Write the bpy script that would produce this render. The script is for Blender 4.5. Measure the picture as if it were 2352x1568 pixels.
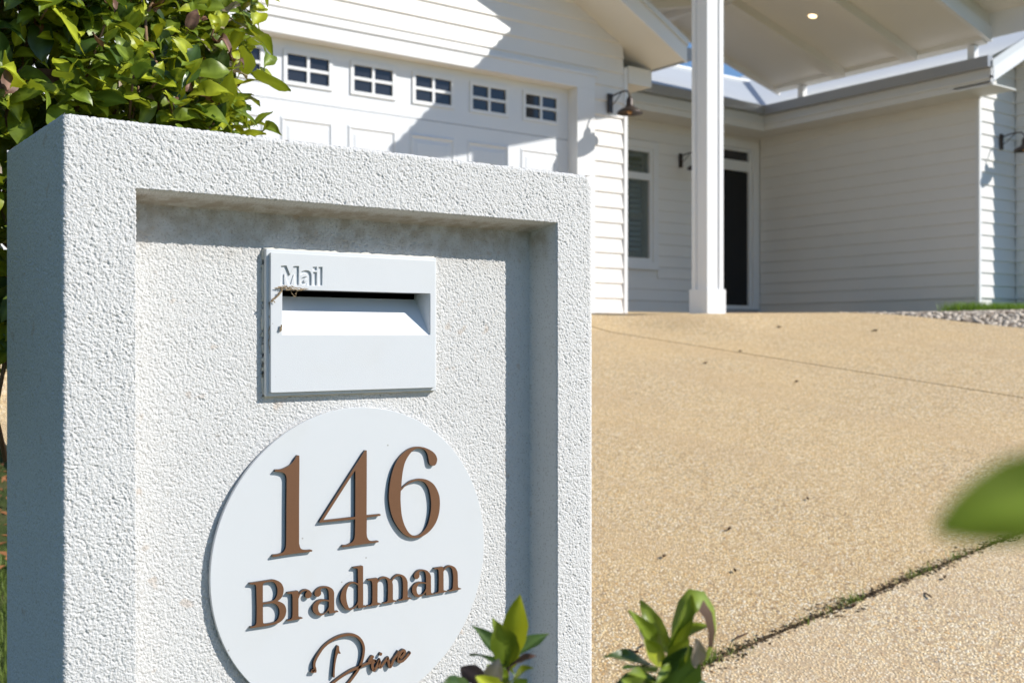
import bpy, bmesh, math, random
import numpy as np
from mathutils import Vector, Matrix, Euler

random.seed(7); rng = np.random.default_rng(11)
for o in list(bpy.data.objects): bpy.data.objects.remove(o)
scene = bpy.context.scene
COL = scene.collection
R = math.radians

# ------------------------------------------------------------------ camera
# The camera stands at the origin, level, 1.4 m above the ground.  +X runs along the
# house front, +Y into the plot.
cam_d = bpy.data.cameras.new('camera'); cam = bpy.data.objects.new('camera', cam_d)
COL.objects.link(cam); scene.camera = cam
FWD = Vector((0.59163, 0.80621, 0.0))
cam.rotation_euler = (R(90), 0, math.atan2(FWD.y, FWD.x) - R(90))
cam_d.sensor_width = 36; cam_d.lens = 36 * 2440 / 2352
cam_d.shift_y = -8 / 2352
cam_d.clip_start = 0.02; cam_d.clip_end = 2000
cam_d.dof.use_dof = True; cam_d.dof.focus_distance = 1.47; cam_d.dof.aperture_fstop = 8.0
cam_d.dof.aperture_blades = 9

# ------------------------------------------------------------------ sky, sun, exposure
LIGHT = Vector((-1.02, 1.0, -1.03)).normalized()
w = bpy.data.worlds.new('World'); scene.world = w; w.use_nodes = True
nt = w.node_tree; bg = nt.nodes['Background']
sky = nt.nodes.new('ShaderNodeTexSky'); sky.sky_type = 'NISHITA'; sky.sun_disc = False
sky.sun_elevation = math.asin(-LIGHT.z); sky.sun_rotation = math.atan2(-LIGHT.x, -LIGHT.y)
sky.air_density = 1.0; sky.dust_density = 0.0; sky.ozone_density = 6.0
nt.links.new(sky.outputs[0], bg.inputs[0]); bg.inputs[1].default_value = 0.1185
sd = bpy.data.lights.new('sun', 'SUN'); sd.energy = 5.0; sd.angle = R(0.5); sd.color = (1.0, 0.965, 0.91)
sun = bpy.data.objects.new('sun', sd); COL.objects.link(sun)
sun.rotation_euler = LIGHT.to_track_quat('-Z', 'Y').to_euler(); sun.location = (10, -12, 14)
scene.view_settings.view_transform = 'Standard'; scene.view_settings.look = 'None'
scene.view_settings.gamma = 1.0; scene.view_settings.exposure = 0.18
scene.render.engine = 'CYCLES'
scene.cycles.max_bounces = 8; scene.cycles.diffuse_bounces = 5

# ------------------------------------------------------------------ materials
def nmat(name, col=(.8, .8, .8), rough=.5, spec=.5, metal=0.0):
    m = bpy.data.materials.new(name); m.use_nodes = True
    b = m.node_tree.nodes['Principled BSDF']
    b.inputs['Base Color'].default_value = (*col, 1); b.inputs['Roughness'].default_value = rough
    b.inputs['Specular IOR Level'].default_value = spec; b.inputs['Metallic'].default_value = metal
    return m, m.node_tree, b
def node(t, kind, **kw):
    n = t.nodes.new(kind)
    for k, v in kw.items():
        if hasattr(n, k): setattr(n, k, v)
        else: n.inputs[k.replace('_', ' ')].default_value = v
    return n
def coords(t, kind='Object'):
    return t.nodes.new('ShaderNodeTexCoord').outputs[kind]
def noise(t, vec, scale, detail=3, rough=.5):
    n = node(t, 'ShaderNodeTexNoise', Scale=scale, Detail=detail, Roughness=rough)
    t.links.new(vec, n.inputs['Vector']); return n.outputs['Fac']
def ramp(t, fac, stops):
    n = t.nodes.new('ShaderNodeValToRGB'); e = n.color_ramp.elements
    while len(e) < len(stops): e.new(.5)
    for el, (p, c) in zip(e, stops):
        el.position = p; el.color = (*c, 1) if len(c) == 3 else c
    t.links.new(fac, n.inputs[0]); return n.outputs[0]
def math_(t, op, a, b=None, clamp=False):
    n = t.nodes.new('ShaderNodeMath'); n.operation = op; n.use_clamp = clamp
    for i, v in enumerate((a, b)):
        if v is None: continue
        if isinstance(v, (int, float)): n.inputs[i].default_value = v
        else: t.links.new(v, n.inputs[i])
    return n.outputs[0]
def mixc(t, fac, a, b, mode='MIX'):
    n = t.nodes.new('ShaderNodeMix'); n.data_type = 'RGBA'; n.blend_type = mode
    for i, v in ((0, fac), (6, a), (7, b)):
        if isinstance(v, (int, float)): n.inputs[i].default_value = v
        elif isinstance(v, tuple): n.inputs[i].default_value = (*v, 1)
        else: t.links.new(v, n.inputs[i])
    return n.outputs[2]
def bump(t, b, h, strength=.3, dist=.01):
    n = t.nodes.new('ShaderNodeBump'); n.inputs['Strength'].default_value = strength
    n.inputs['Distance'].default_value = dist
    t.links.new(h, n.inputs['Height']); t.links.new(n.outputs[0], b.inputs['Normal'])
def maprange(t, v, a, b, c=0., d=1.):
    n = t.nodes.new('ShaderNodeMapRange'); n.interpolation_type = 'SMOOTHSTEP'
    t.links.new(v, n.inputs[0])
    for i, x in enumerate((a, b, c, d)): n.inputs[i + 1].default_value = x
    return n.outputs[0]

def painted(name, col, rough=.45, var=.04, bumps=.04, scale=3.0, specks=0.):
    """exterior paint: faint large-scale tone drift and a slightly uneven surface"""
    m, t, b = nmat(name, col, rough)
    v = coords(t); n = noise(t, v, scale, 4); n2 = noise(t, v, scale * 22, 3)
    c = mixc(t, n, tuple(x * (1 - var) for x in col), tuple(min(1, x * (1 + var * .5)) for x in col))
    if specks:                        # dust specks and little smears
        fl = t.nodes.new('ShaderNodeMapping'); fl.inputs['Scale'].default_value = (1, 0, 1); t.links.new(v, fl.inputs['Vector'])
        vo = node(t, 'ShaderNodeTexVoronoi', Scale=specks); t.links.new(fl.outputs[0], vo.inputs['Vector'])
        s = t.nodes.new('ShaderNodeSeparateColor'); t.links.new(vo.outputs['Color'], s.inputs[0])
        k = math_(t, 'MULTIPLY', maprange(t, vo.outputs['Distance'], .052, .03), math_(t, 'GREATER_THAN', s.outputs[0], .62))
        c = mixc(t, math_(t, 'MULTIPLY', k, .6), c, (.25, .22, .18))
        c = mixc(t, maprange(t, noise(t, v, 9, 5), .55, .8, 0., .16), c, (.55, .52, .45))
    t.links.new(c, b.inputs['Base Color']); bump(t, b, n2, bumps, .004); return m

M = {}
M['weatherboard'] = painted('white weatherboard paint', (.80, .775, .735), .5, .035, .05)
M['trim'] = painted('white trim paint', (.79, .785, .775), .42, .03, .03)
M['soffit'] = painted('soffit paint', (.77, .745, .695), .6, .03, .03)
M['garage_door'] = painted('garage door steel', (.74, .755, .77), .38, .025, .02)
M['gutter'] = painted('pale grey gutter steel', (.34, .35, .37), .35, .05, .02)
M['fascia'] = painted('white fascia', (.74, .735, .715), .45, .03, .02)
M['roof'] = painted('pale corrugated steel', (.66, .67, .66), .32, .06, .02, 1.2)
M['valley'] = painted('grey valley flashing', (.13, .15, .19), .4, .1, .02)
M['sealant'] = painted('aged white sealant', (.62, .60, .53), .6, .2, .3, 60)
M['plate'] = painted('white powder coated metal', (.62, .635, .645), .42, .02, .08, 30, 42.)
M['chute'] = painted('white folded metal chute', (.82, .83, .845), .38, .02, .03, 20)
M['cavity'] = nmat('near-black matt', (.012, .012, .013), .8)[0]
M['acrylic'] = painted('white acrylic sheet', (.63, .645, .652), .3, .015, .01, 12, 30.)
M['frame'] = painted('white aluminium frame', (.77, .775, .77), .35, .02, .01)
M['blade'] = painted('white shutter blade', (.5, .52, .5), .45, .04, .01)
M['mesh_door'] = nmat('black security mesh', (.012, .012, .013), .6, .3)[0]
M['bulb'] = nmat('amber glass bulb', (.55, .28, .10), .2)[0]
M['pebble'] = None

def copper():
    m, t, b = nmat('brushed copper acrylic', (.26, .115, .05), .42, .5, .35)
    v = coords(t); n = noise(t, v, 900, 2); n2 = noise(t, v, 14, 3)
    c = mixc(t, n, (.160, .075, .036), (.235, .112, .055)); c = mixc(t, math_(t, 'MULTIPLY', n2, .35), c, (.15, .078, .042))
    t.links.new(c, b.inputs['Base Color']); bump(t, b, n, .1, .0004); return m
M['copper'] = copper()
M['letter_edge'] = nmat('dark laser-cut edge', (.010, .010, .012), .35)[0]

def bronze():
    m, t, b = nmat('dark bronze metal', (.05, .036, .030), .42, .5, .3)
    n = noise(t, coords(t), 18, 3)
    t.links.new(mixc(t, n, (.035, .026, .022), (.068, .047, .038)), b.inputs['Base Color']); return m
M['bronze'] = bronze()

def glass_pane(name, col):
    m, t, b = nmat(name, col, .06, .6)
    n = noise(t, coords(t), 2.5, 2)
    t.links.new(mixc(t, n, tuple(c * .8 for c in col), tuple(c * 1.25 for c in col)), b.inputs['Base Color']); return m
M['pane'] = glass_pane('tinted window pane', (.024, .026, .033))
def clear_glass():
    m, t, b = nmat('clear glass', (.55, .62, .6), .03)
    out = t.nodes['Material Output']; gl = t.nodes.new('ShaderNodeBsdfGlossy'); tr = t.nodes.new('ShaderNodeBsdfTransparent')
    gl.inputs['Roughness'].default_value = .02; tr.inputs[0].default_value = (.74, .77, .76, 1)
    mx = t.nodes.new('ShaderNodeMixShader'); mx.inputs[0].default_value = .07
    t.links.new(tr.outputs[0], mx.inputs[1]); t.links.new(gl.outputs[0], mx.inputs[2]); t.links.new(mx.outputs[0], out.inputs[0])
    return m
M['glass'] = clear_glass()

def render_mat():
    m, t, b = nmat('textured cement render', (.62, .62, .60), .85, .25)
    v = coords(t); big = noise(t, v, 5, 4); fine = noise(t, v, 420, 2)
    c = mixc(t, big, (.60, .59, .572), (.66, .65, .628))
    # grit speckle
    sp = maprange(t, noise(t, v, 330, 2), .57, .66)
    c = mixc(t, math_(t, 'MULTIPLY', sp, .35), c, (.26, .22, .17))
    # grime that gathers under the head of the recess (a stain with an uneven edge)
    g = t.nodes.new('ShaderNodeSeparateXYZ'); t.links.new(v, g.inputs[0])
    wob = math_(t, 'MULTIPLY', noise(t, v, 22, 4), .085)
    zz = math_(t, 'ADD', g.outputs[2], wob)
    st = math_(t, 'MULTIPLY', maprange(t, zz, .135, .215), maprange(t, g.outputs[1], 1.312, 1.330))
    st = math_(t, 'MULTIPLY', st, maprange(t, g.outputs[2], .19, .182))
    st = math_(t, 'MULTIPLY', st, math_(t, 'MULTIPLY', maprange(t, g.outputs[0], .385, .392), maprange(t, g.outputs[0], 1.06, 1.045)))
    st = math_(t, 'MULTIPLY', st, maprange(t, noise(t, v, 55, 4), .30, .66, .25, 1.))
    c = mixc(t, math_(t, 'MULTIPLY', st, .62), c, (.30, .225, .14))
    # rusty runs
    run = math_(t, 'MULTIPLY', maprange(t, noise(t, v, 34, 2), .67, .74), maprange(t, g.outputs[1], 1.33, 1.345))
    c = mixc(t, math_(t, 'MULTIPLY', run, .3), c, (.42, .27, .15))
    t.links.new(c, b.inputs['Base Color']); bump(t, b, fine, .75, .0022); return m
M['render'] = render_mat()

def aggregate(pale=False):
    """exposed aggregate: cream, tan, amber and grey pebbles in a sandy matrix"""
    m, t, b = nmat('exposed aggregate concrete', (.5, .4, .27), .75, .3)
    v = coords(t)
    mp = t.nodes.new('ShaderNodeVectorMath'); mp.operation = 'MULTIPLY_ADD'
    nn = node(t, 'ShaderNodeTexNoise', Scale=70., Detail=2.); t.links.new(v, nn.inputs['Vector'])
    mp.inputs[1].default_value = (.008,) * 3; t.links.new(nn.outputs['Color'], mp.inputs[0]); t.links.new(v, mp.inputs[2])
    vo = node(t, 'ShaderNodeTexVoronoi', Scale=118.); t.links.new(mp.outputs[0], vo.inputs['Vector'])
    s = t.nodes.new('ShaderNodeSeparateColor'); t.links.new(vo.outputs['Color'], s.inputs[0])
    peb = ramp(t, s.outputs[0], [(0., (.24, .17, .10)), (.12, (.62, .41, .19)), (.34, (.82, .60, .30)), (.56, (.88, .69, .39)), (.76, (.96, .86, .66)), (.90, (.85, .64, .34)), (.955, (.70, .36, .08)), (1., (.16, .155, .15))])
    d = vo.outputs['Distance']
    gap = maprange(t, d, .42, .62)
    c = mixc(t, math_(t, 'MULTIPLY', gap, .80), peb, (.33, .22, .12))
    big = noise(t, v, .9, 5, .6); mid = noise(t, v, 6, 5, .6)
    sc = t.nodes.new('ShaderNodeMapping'); sc.inputs['Scale'].default_value = (3.2, .35, 1.); t.links.new(v, sc.inputs['Vector'])
    tracks = noise(t, sc.outputs[0], 1.0, 5, .6)          # long faded streaks up the drive
    c = mixc(t, maprange(t, big, .40, .70, 0., .30), c, (.72, .495, .235))
    c = mixc(t, maprange(t, tracks, .48, .66, 0., .42), c, (.56, .39, .215))
    c = mixc(t, maprange(t, mid, .56, .72, 0., .40), c, (.56, .38, .20))
    c = mixc(t, maprange(t, noise(t, v, 23, 3), .66, .74, 0., .5), c, (.36, .25, .14))
    if pale: c = mixc(t, .12, c, (.90, .78, .62))
    t.links.new(c, b.inputs['Base Color'])
    h = math_(t, 'SUBTRACT', 1., maprange(t, d, .1, .62))
    bump(t, b, h, .7, .0035); return m
M['aggregate'] = aggregate(); M['aggregate_pale'] = aggregate(True)

def earthy(name, stops, s1=4., s2=90., bstr=.6, bd=.02):
    m, t, b = nmat(name, stops[0][1], .95, .1)
    v = coords(t); n = noise(t, v, s1, 5); n2 = noise(t, v, s2, 4)
    f = math_(t, 'ADD', math_(t, 'MULTIPLY', n, .55), math_(t, 'MULTIPLY', n2, .45))
    t.links.new(ramp(t, f, stops), b.inputs['Base Color']); bump(t, b, n2, bstr, bd); return m
M['ground'] = earthy('thin lawn and soil', [(.3, (.035, .045, .014)), (.5, (.06, .085, .022)), (.7, (.12, .10, .05))])
M['soil'] = earthy('dark joint soil', [(.3, (.09, .062, .036)), (.55, (.19, .13, .075)), (.75, (.32, .225, .13))], 20, 200)
M['gravel_bed'] = earthy('gravel bed', [(.3, (.20, .16, .12)), (.5, (.36, .30, .23)), (.7, (.50, .45, .38))], 6, 60)

def simple_var(name, a, bcol, scale, rough=.8):
    m, t, b = nmat(name, a, rough, .3)
    t.links.new(mixc(t, noise(t, coords(t), scale, 3), a, bcol), b.inputs['Base Color']); return m
M['stone_a'] = simple_var('pale river stone', (.50, .42, .33), (.66, .57, .46), 30)
M['stone_b'] = simple_var('brown river stone', (.20, .15, .11), (.34, .27, .20), 30)
M['twig'] = simple_var('dry brown twig', (.055, .032, .020), (.12, .07, .04), 60)
M['bark'] = simple_var('shrub bark', (.16, .095, .055), (.27, .17, .10), 40)
M['litter'] = simple_var('fallen leaf litter', (.20, .075, .025), (.34, .15, .06), 8)
M['straw'] = simple_var('dry grass wisp', (.22, .15, .08), (.36, .27, .16), 200)

def leafmat(name, lo, hi, tr, rough=.40, trans=.24, patch=None):
    """leaf: two-tone surface with a paler midrib side, glossy top, light shining through"""
    m, t, b = nmat(name, hi, rough, .45)
    v = coords(t, 'Generated'); n = noise(t, coords(t), 26, 3)
    oi = t.nodes.new('ShaderNodeObjectInfo')
    f = math_(t, 'ADD', math_(t, 'MULTIPLY', n, .6), math_(t, 'MULTIPLY', oi.outputs['Random'], .4))
    c = mixc(t, f, lo, hi)
    at = t.nodes.new('ShaderNodeAttribute'); at.attribute_name = 'rib'
    c = mixc(t, math_(t, 'MULTIPLY', at.outputs['Fac'], .55), c, tuple(min(.9, x * 1.7 + .03) for x in hi))
    if patch:
        c = mixc(t, maprange(t, noise(t, coords(t), 38, 3), .54, .62), c, patch)
    t.links.new(c, b.inputs['Base Color'])
    tn = t.nodes.new('ShaderNodeBsdfTranslucent'); tn.inputs[0].default_value = (*tr, 1)
    mx = t.nodes.new('ShaderNodeMixShader'); mx.inputs[0].default_value = trans
    t.links.new(b.outputs[0], mx.inputs[1]); t.links.new(tn.outputs[0], mx.inputs[2])
    t.links.new(mx.outputs[0], t.nodes['Material Output'].inputs[0])
    return m
M['leaf_mid'] = leafmat('green leaf', (.065, .11, .009), (.18, .24, .017), (.40, .46, .025))
M['leaf_dark'] = leafmat('dark green leaf', (.020, .048, .010), (.060, .105, .018), (.13, .22, .02), .3)
M['leaf_lime'] = leafmat('yellow green leaf', (.20, .25, .012), (.38, .41, .020), (.62, .63, .03), .40)
M['leaf_brown'] = leafmat('withered leaf', (.07, .035, .022), (.22, .11, .07), (.2, .1, .05), .6, .12)
M['leaf_pale'] = leafmat('pale scorched leaf', (.34, .27, .20), (.46, .36, .28), (.4, .3, .2), .6, .15, (.22, .25, .06))
M['leaf_near'] = leafmat('saturated near leaf', (.09, .14, .004), (.18, .25, .008), (.38, .47, .010), .45, .3)  # yellower, more saturated green for the leaf nearest the camera
M['grass'] = leafmat('grass blade', (.09, .14, .025), (.20, .26, .05), (.3, .4, .06), .6, .3)
M['lawn_grass'] = leafmat('fresh lawn grass', (.10, .20, .02), (.20, .33, .04), (.3, .45, .05), .5, .3)  # greener grass colour for the lawn strip
M['grass_dry'] = leafmat('dry grass blade', (.20, .15, .07), (.36, .29, .15), (.3, .22, .1), .7, .2)

# ------------------------------------------------------------------ mesh helpers
def tags(o, label=None, cat=None, group=None, kind=None):
    for k, v in (('label', label), ('category', cat), ('group', group), ('kind', kind)):
        if v: o[k] = v
    return o
WLOC = {}
def empty(name, loc, label=None, cat=None, group=None, rot=None):
    o = bpy.data.objects.new(name, None); o.empty_display_size = .1; COL.objects.link(o)
    o.location = loc
    if rot: o.rotation_euler = rot
    WLOC[o.name] = Vector(loc); return tags(o, label, cat, group)
def link(name, me, mat=None, parent=None, local=False):
    if mat is not None:
        for mm in (mat if isinstance(mat, (list, tuple)) else [mat]): me.materials.append(mm)
    o = bpy.data.objects.new(name, me); COL.objects.link(o)
    if parent is not None:
        o.parent = parent
        if not local and parent.name in WLOC: o.matrix_parent_inverse = Matrix.Translation(-WLOC[parent.name])
    return o
def pd(name, verts, faces, mat=None, parent=None, local=False, smooth=False):
    me = bpy.data.meshes.new(name); me.from_pydata([tuple(map(float, v)) for v in verts], [], faces); me.validate(); me.update()
    bm = bmesh.new(); bm.from_mesh(me); bmesh.ops.recalc_face_normals(bm, faces=bm.faces); bm.to_mesh(me); bm.free()
    if smooth: me.polygons.foreach_set('use_smooth', [True] * len(me.polygons))
    return link(name, me, mat, parent, local)
BF = [(0, 1, 3, 2), (4, 6, 7, 5), (0, 4, 5, 1), (2, 3, 7, 6), (0, 2, 6, 4), (1, 5, 7, 3)]
def boxv(x0, x1, y0, y1, z0, z1): return [(x, y, z) for x in (x0, x1) for y in (y0, y1) for z in (z0, z1)]
class MB:
    def __init__(s): s.v = []; s.f = []
    def add(s, v, f):
        n = len(s.v); s.v += list(v); s.f += [tuple(i + n for i in q) for q in f]; return s
    def box(s, *a): return s.add(boxv(*a), BF)
    def hexa(s, v8): return s.add(v8, BF)
    def prism(s, poly, d):           # poly: list of 3-D points, extruded by vector d
        n = len(poly); d = Vector(d)
        v = [Vector(p) for p in poly] + [Vector(p) + d for p in poly]
        f = [tuple(range(n)), tuple(range(2 * n - 1, n - 1, -1))] + [(i, (i + 1) % n, n + (i + 1) % n, n + i) for i in range(n)]
        return s.add(v, f)
    def tube(s, pts, rad, n=8):
        pts = [Vector(p) for p in pts]; rings = []
        rr = rad if isinstance(rad, (list, tuple)) else [rad] * len(pts)
        for i, p in enumerate(pts):
            t = (pts[min(i + 1, len(pts) - 1)] - pts[max(i - 1, 0)]).normalized()
            a = t.cross(Vector((0, 0, 1)));
            if a.length < .05: a = t.cross(Vector((1, 0, 0)))
            a.normalize(); b = t.cross(a)
            rings.append([p + (a * math.cos(2 * math.pi * k / n) + b * math.sin(2 * math.pi * k / n)) * rr[i] for k in range(n)])
        v = [q for r in rings for q in r]; f = []
        for i in range(len(pts) - 1):
            for k in range(n): f.append((i * n + k, i * n + (k + 1) % n, (i + 1) * n + (k + 1) % n, (i + 1) * n + k))
        f += [tuple(range(n)), tuple((len(pts) - 1) * n + k for k in range(n))]
        return s.add(v, f)
    def lathe(s, prof, c=(0, 0, 0), n=28):
        v = []; f = []; m = len(prof)
        for k in range(n):
            a = 2 * math.pi * k / n
            for r, z in prof: v.append((c[0] + r * math.cos(a), c[1] + r * math.sin(a), c[2] + z))
        for k in range(n):
            for i in range(m - 1):
                f.append((k * m + i, ((k + 1) % n) * m + i, ((k + 1) % n) * m + i + 1, k * m + i + 1))
        return s.add(v, f)
    def obj(s, name, mat, parent=None, local=False, smooth=False): return pd(name, s.v, s.f, mat, parent, local, smooth)
def box(name, b, mat, parent=None, local=False): return MB().box(*b).obj(name, mat, parent, local)
def npmesh(name, V, F, mat=None, parent=None, smooth=True, local=False):
    """fast mesh from numpy arrays: V (n,3), F (m,k)"""
    me = bpy.data.meshes.new(name); k = F.shape[1]
    me.vertices.add(len(V)); me.vertices.foreach_set('co', np.ascontiguousarray(V, dtype=np.float32).ravel())
    me.loops.add(F.size); me.loops.foreach_set('vertex_index', np.ascontiguousarray(F, dtype=np.int32).ravel())
    me.polygons.add(len(F)); me.polygons.foreach_set('loop_start', np.arange(0, F.size, k, dtype=np.int32))
    me.update(calc_edges=True)
    me.polygons.foreach_set('use_smooth', np.full(len(F), smooth, dtype=bool))
    return link(name, me, mat, parent, local)
def from_curve(splines, depth, bevel=0.0):
    """filled 2-D outline (outer rings and holes, in x/y) -> extruded mesh, centred on z = 0"""
    cu = bpy.data.curves.new('outline', 'CURVE'); cu.dimensions = '2D'; cu.fill_mode = 'BOTH'
    cu.extrude = depth / 2 - bevel; cu.bevel_depth = bevel; cu.bevel_resolution = 1
    if bevel: cu.offset = -bevel
    for pts in splines:
        sp = cu.splines.new('POLY'); sp.points.add(len(pts) - 1); sp.use_cyclic_u = True
        for q, p in zip(sp.points, pts): q.co = (p[0], p[1], 0, 1)
    o = bpy.data.objects.new('outline', cu); COL.objects.link(o)
    dg = bpy.context.evaluated_depsgraph_get(); dg.update()
    me = bpy.data.meshes.new_from_object(o.evaluated_get(dg))
    bpy.data.objects.remove(o); bpy.data.curves.remove(cu); me.materials.clear(); return me
def to_wall(me, x, y, z):            # outline x -> +X, outline y -> +Z, thickness along Y
    me.transform(Matrix.Translation((x, y, z)) @ Matrix.Rotation(R(90), 4, 'X')); return me
def smooth_ring(txt, n=5):
    """'x,y x,y* ...' in mm; * = sharp corner, other points are joined by a smooth curve"""
    P = []
    for tk in txt.split():
        c = tk.endswith('*'); a, b = tk.rstrip('*').split(','); P.append((float(a) / 1000, float(b) / 1000, c))
    out = []; N = len(P)
    for i in range(N):
        p0, p1, p2, p3 = P[i - 1], P[i], P[(i + 1) % N], P[(i + 2) % N]
        out.append(p1[:2])
        if p1[2] and p2[2]: continue
        if p1[2]: p0 = (2 * p1[0] - p2[0], 2 * p1[1] - p2[1])
        if p2[2]: p3 = (2 * p2[0] - p1[0], 2 * p2[1] - p1[1])
        for k in range(1, n):
            u = k / n
            out.append(tuple(.5 * (2 * p1[j] + (p2[j] - p0[j]) * u + (2 * p0[j] - 5 * p1[j] + 4 * p2[j] - p3[j]) * u * u + (3 * p1[j] - p0[j] - 3 * p2[j] + p3[j]) * u ** 3) for j in (0, 1)))
    return out

# ------------------------------------------------------------------ the ground
def sstep(a, b, x):
    t = np.clip((x - a) / (b - a), 0, 1); return t * t * (3 - 2 * t)
def ground_z(x, y):
    """the plot climbs about 1 in 9 towards the house and levels out there"""
    x = np.asarray(x, float); y = np.asarray(y, float)
    pl = -1.4 + .11 * (x + y)
    cap = .25 + .06 * sstep(9.2, 11.8, x)
    k = .10; h = np.clip(.5 + .5 * (pl - cap) / k, 0, 1)      # smooth minimum
    z = pl * (1 - h) + cap * h - k * .25 * 4 * h * (1 - h) * .5
    z = z + np.maximum(cap - z, 0) * sstep(6.9, 8.3, y)
    z = z + np.maximum(cap - .02 - z, 0) * sstep(6.5, 7.3, x) * sstep(5.9, 7.0, y) * (1 - sstep(8.4, 9.4, x))
    return np.maximum(z, -1.75)
def sheet(name, xs, ys, mat, dz=0., parent=None, skirt=0.):
    X, Y = np.meshgrid(xs, ys, indexing='ij'); Z = ground_z(X, Y) + dz
    V = np.stack([X, Y, Z], -1).reshape(-1, 3); a, b = len(xs), len(ys)
    i = np.arange(a * b).reshape(a, b)
    F = np.stack([i[:-1, :-1], i[1:, :-1], i[1:, 1:], i[:-1, 1:]], -1).reshape(-1, 4)
    if skirt:
        ring = np.concatenate([i[:, 0], i[-1, 1:], i[-2::-1, -1], i[0, -2:0:-1]])
        n0 = len(V); V = np.concatenate([V, V[ring] - np.array([0, 0, skirt])])
        j = np.arange(len(ring)); jn = (j + 1) % len(ring)
        F = np.concatenate([F, np.stack([ring[j], n0 + j, n0 + jn, ring[jn]], -1)])
    return npmesh(name, V, F, mat, parent, smooth=False)
gx = np.concatenate([[-400, -120, -40, -15, -6], np.arange(-3, 15.01, .25), [18, 25, 45, 130, 400]])
gy = np.concatenate([[-400, -120, -40, -15, -6], np.arange(-3, 15.01, .25), [18, 25, 45, 130, 400]])
tags(sheet('ground', gx, gy, M['ground'], -.06), kind='structure')
drive = tags(bpy.data.objects.new('driveway', None), kind='structure'); COL.objects.link(drive)
drive.location = (5, 4, -.4); WLOC[drive.name] = Vector((5, 4, -.4))
JX, JY = 6.2, 2.11
def rng_(a, b, st=.12): return np.linspace(a, b, max(2, int((b - a) / st) + 1))
for x0, x1, y0, y1 in ((1.2, JX - .010, JY + .008, 8.37), (JX + .010, 8.8, JY + .008, 8.37), (1.2, 8.8, -3.0, JY - .008)):
    sheet('slab', rng_(x0, x1), rng_(y0, y1), M['aggregate' if y0 > 0 else 'aggregate_pale'], 0, drive, .055)
tags(sheet('joint_soil', rng_(1.2, 8.8), rng_(JY - .035, JY + .035, .02), M['soil'], -.005), 'dark soil packed in the driveway joint', 'soil', None, 'stuff')
tags(sheet('gravel_bed', rng_(8.82, 12.0), rng_(3.0, 8.3), M['gravel_bed'], -.02), kind='structure')

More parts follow.
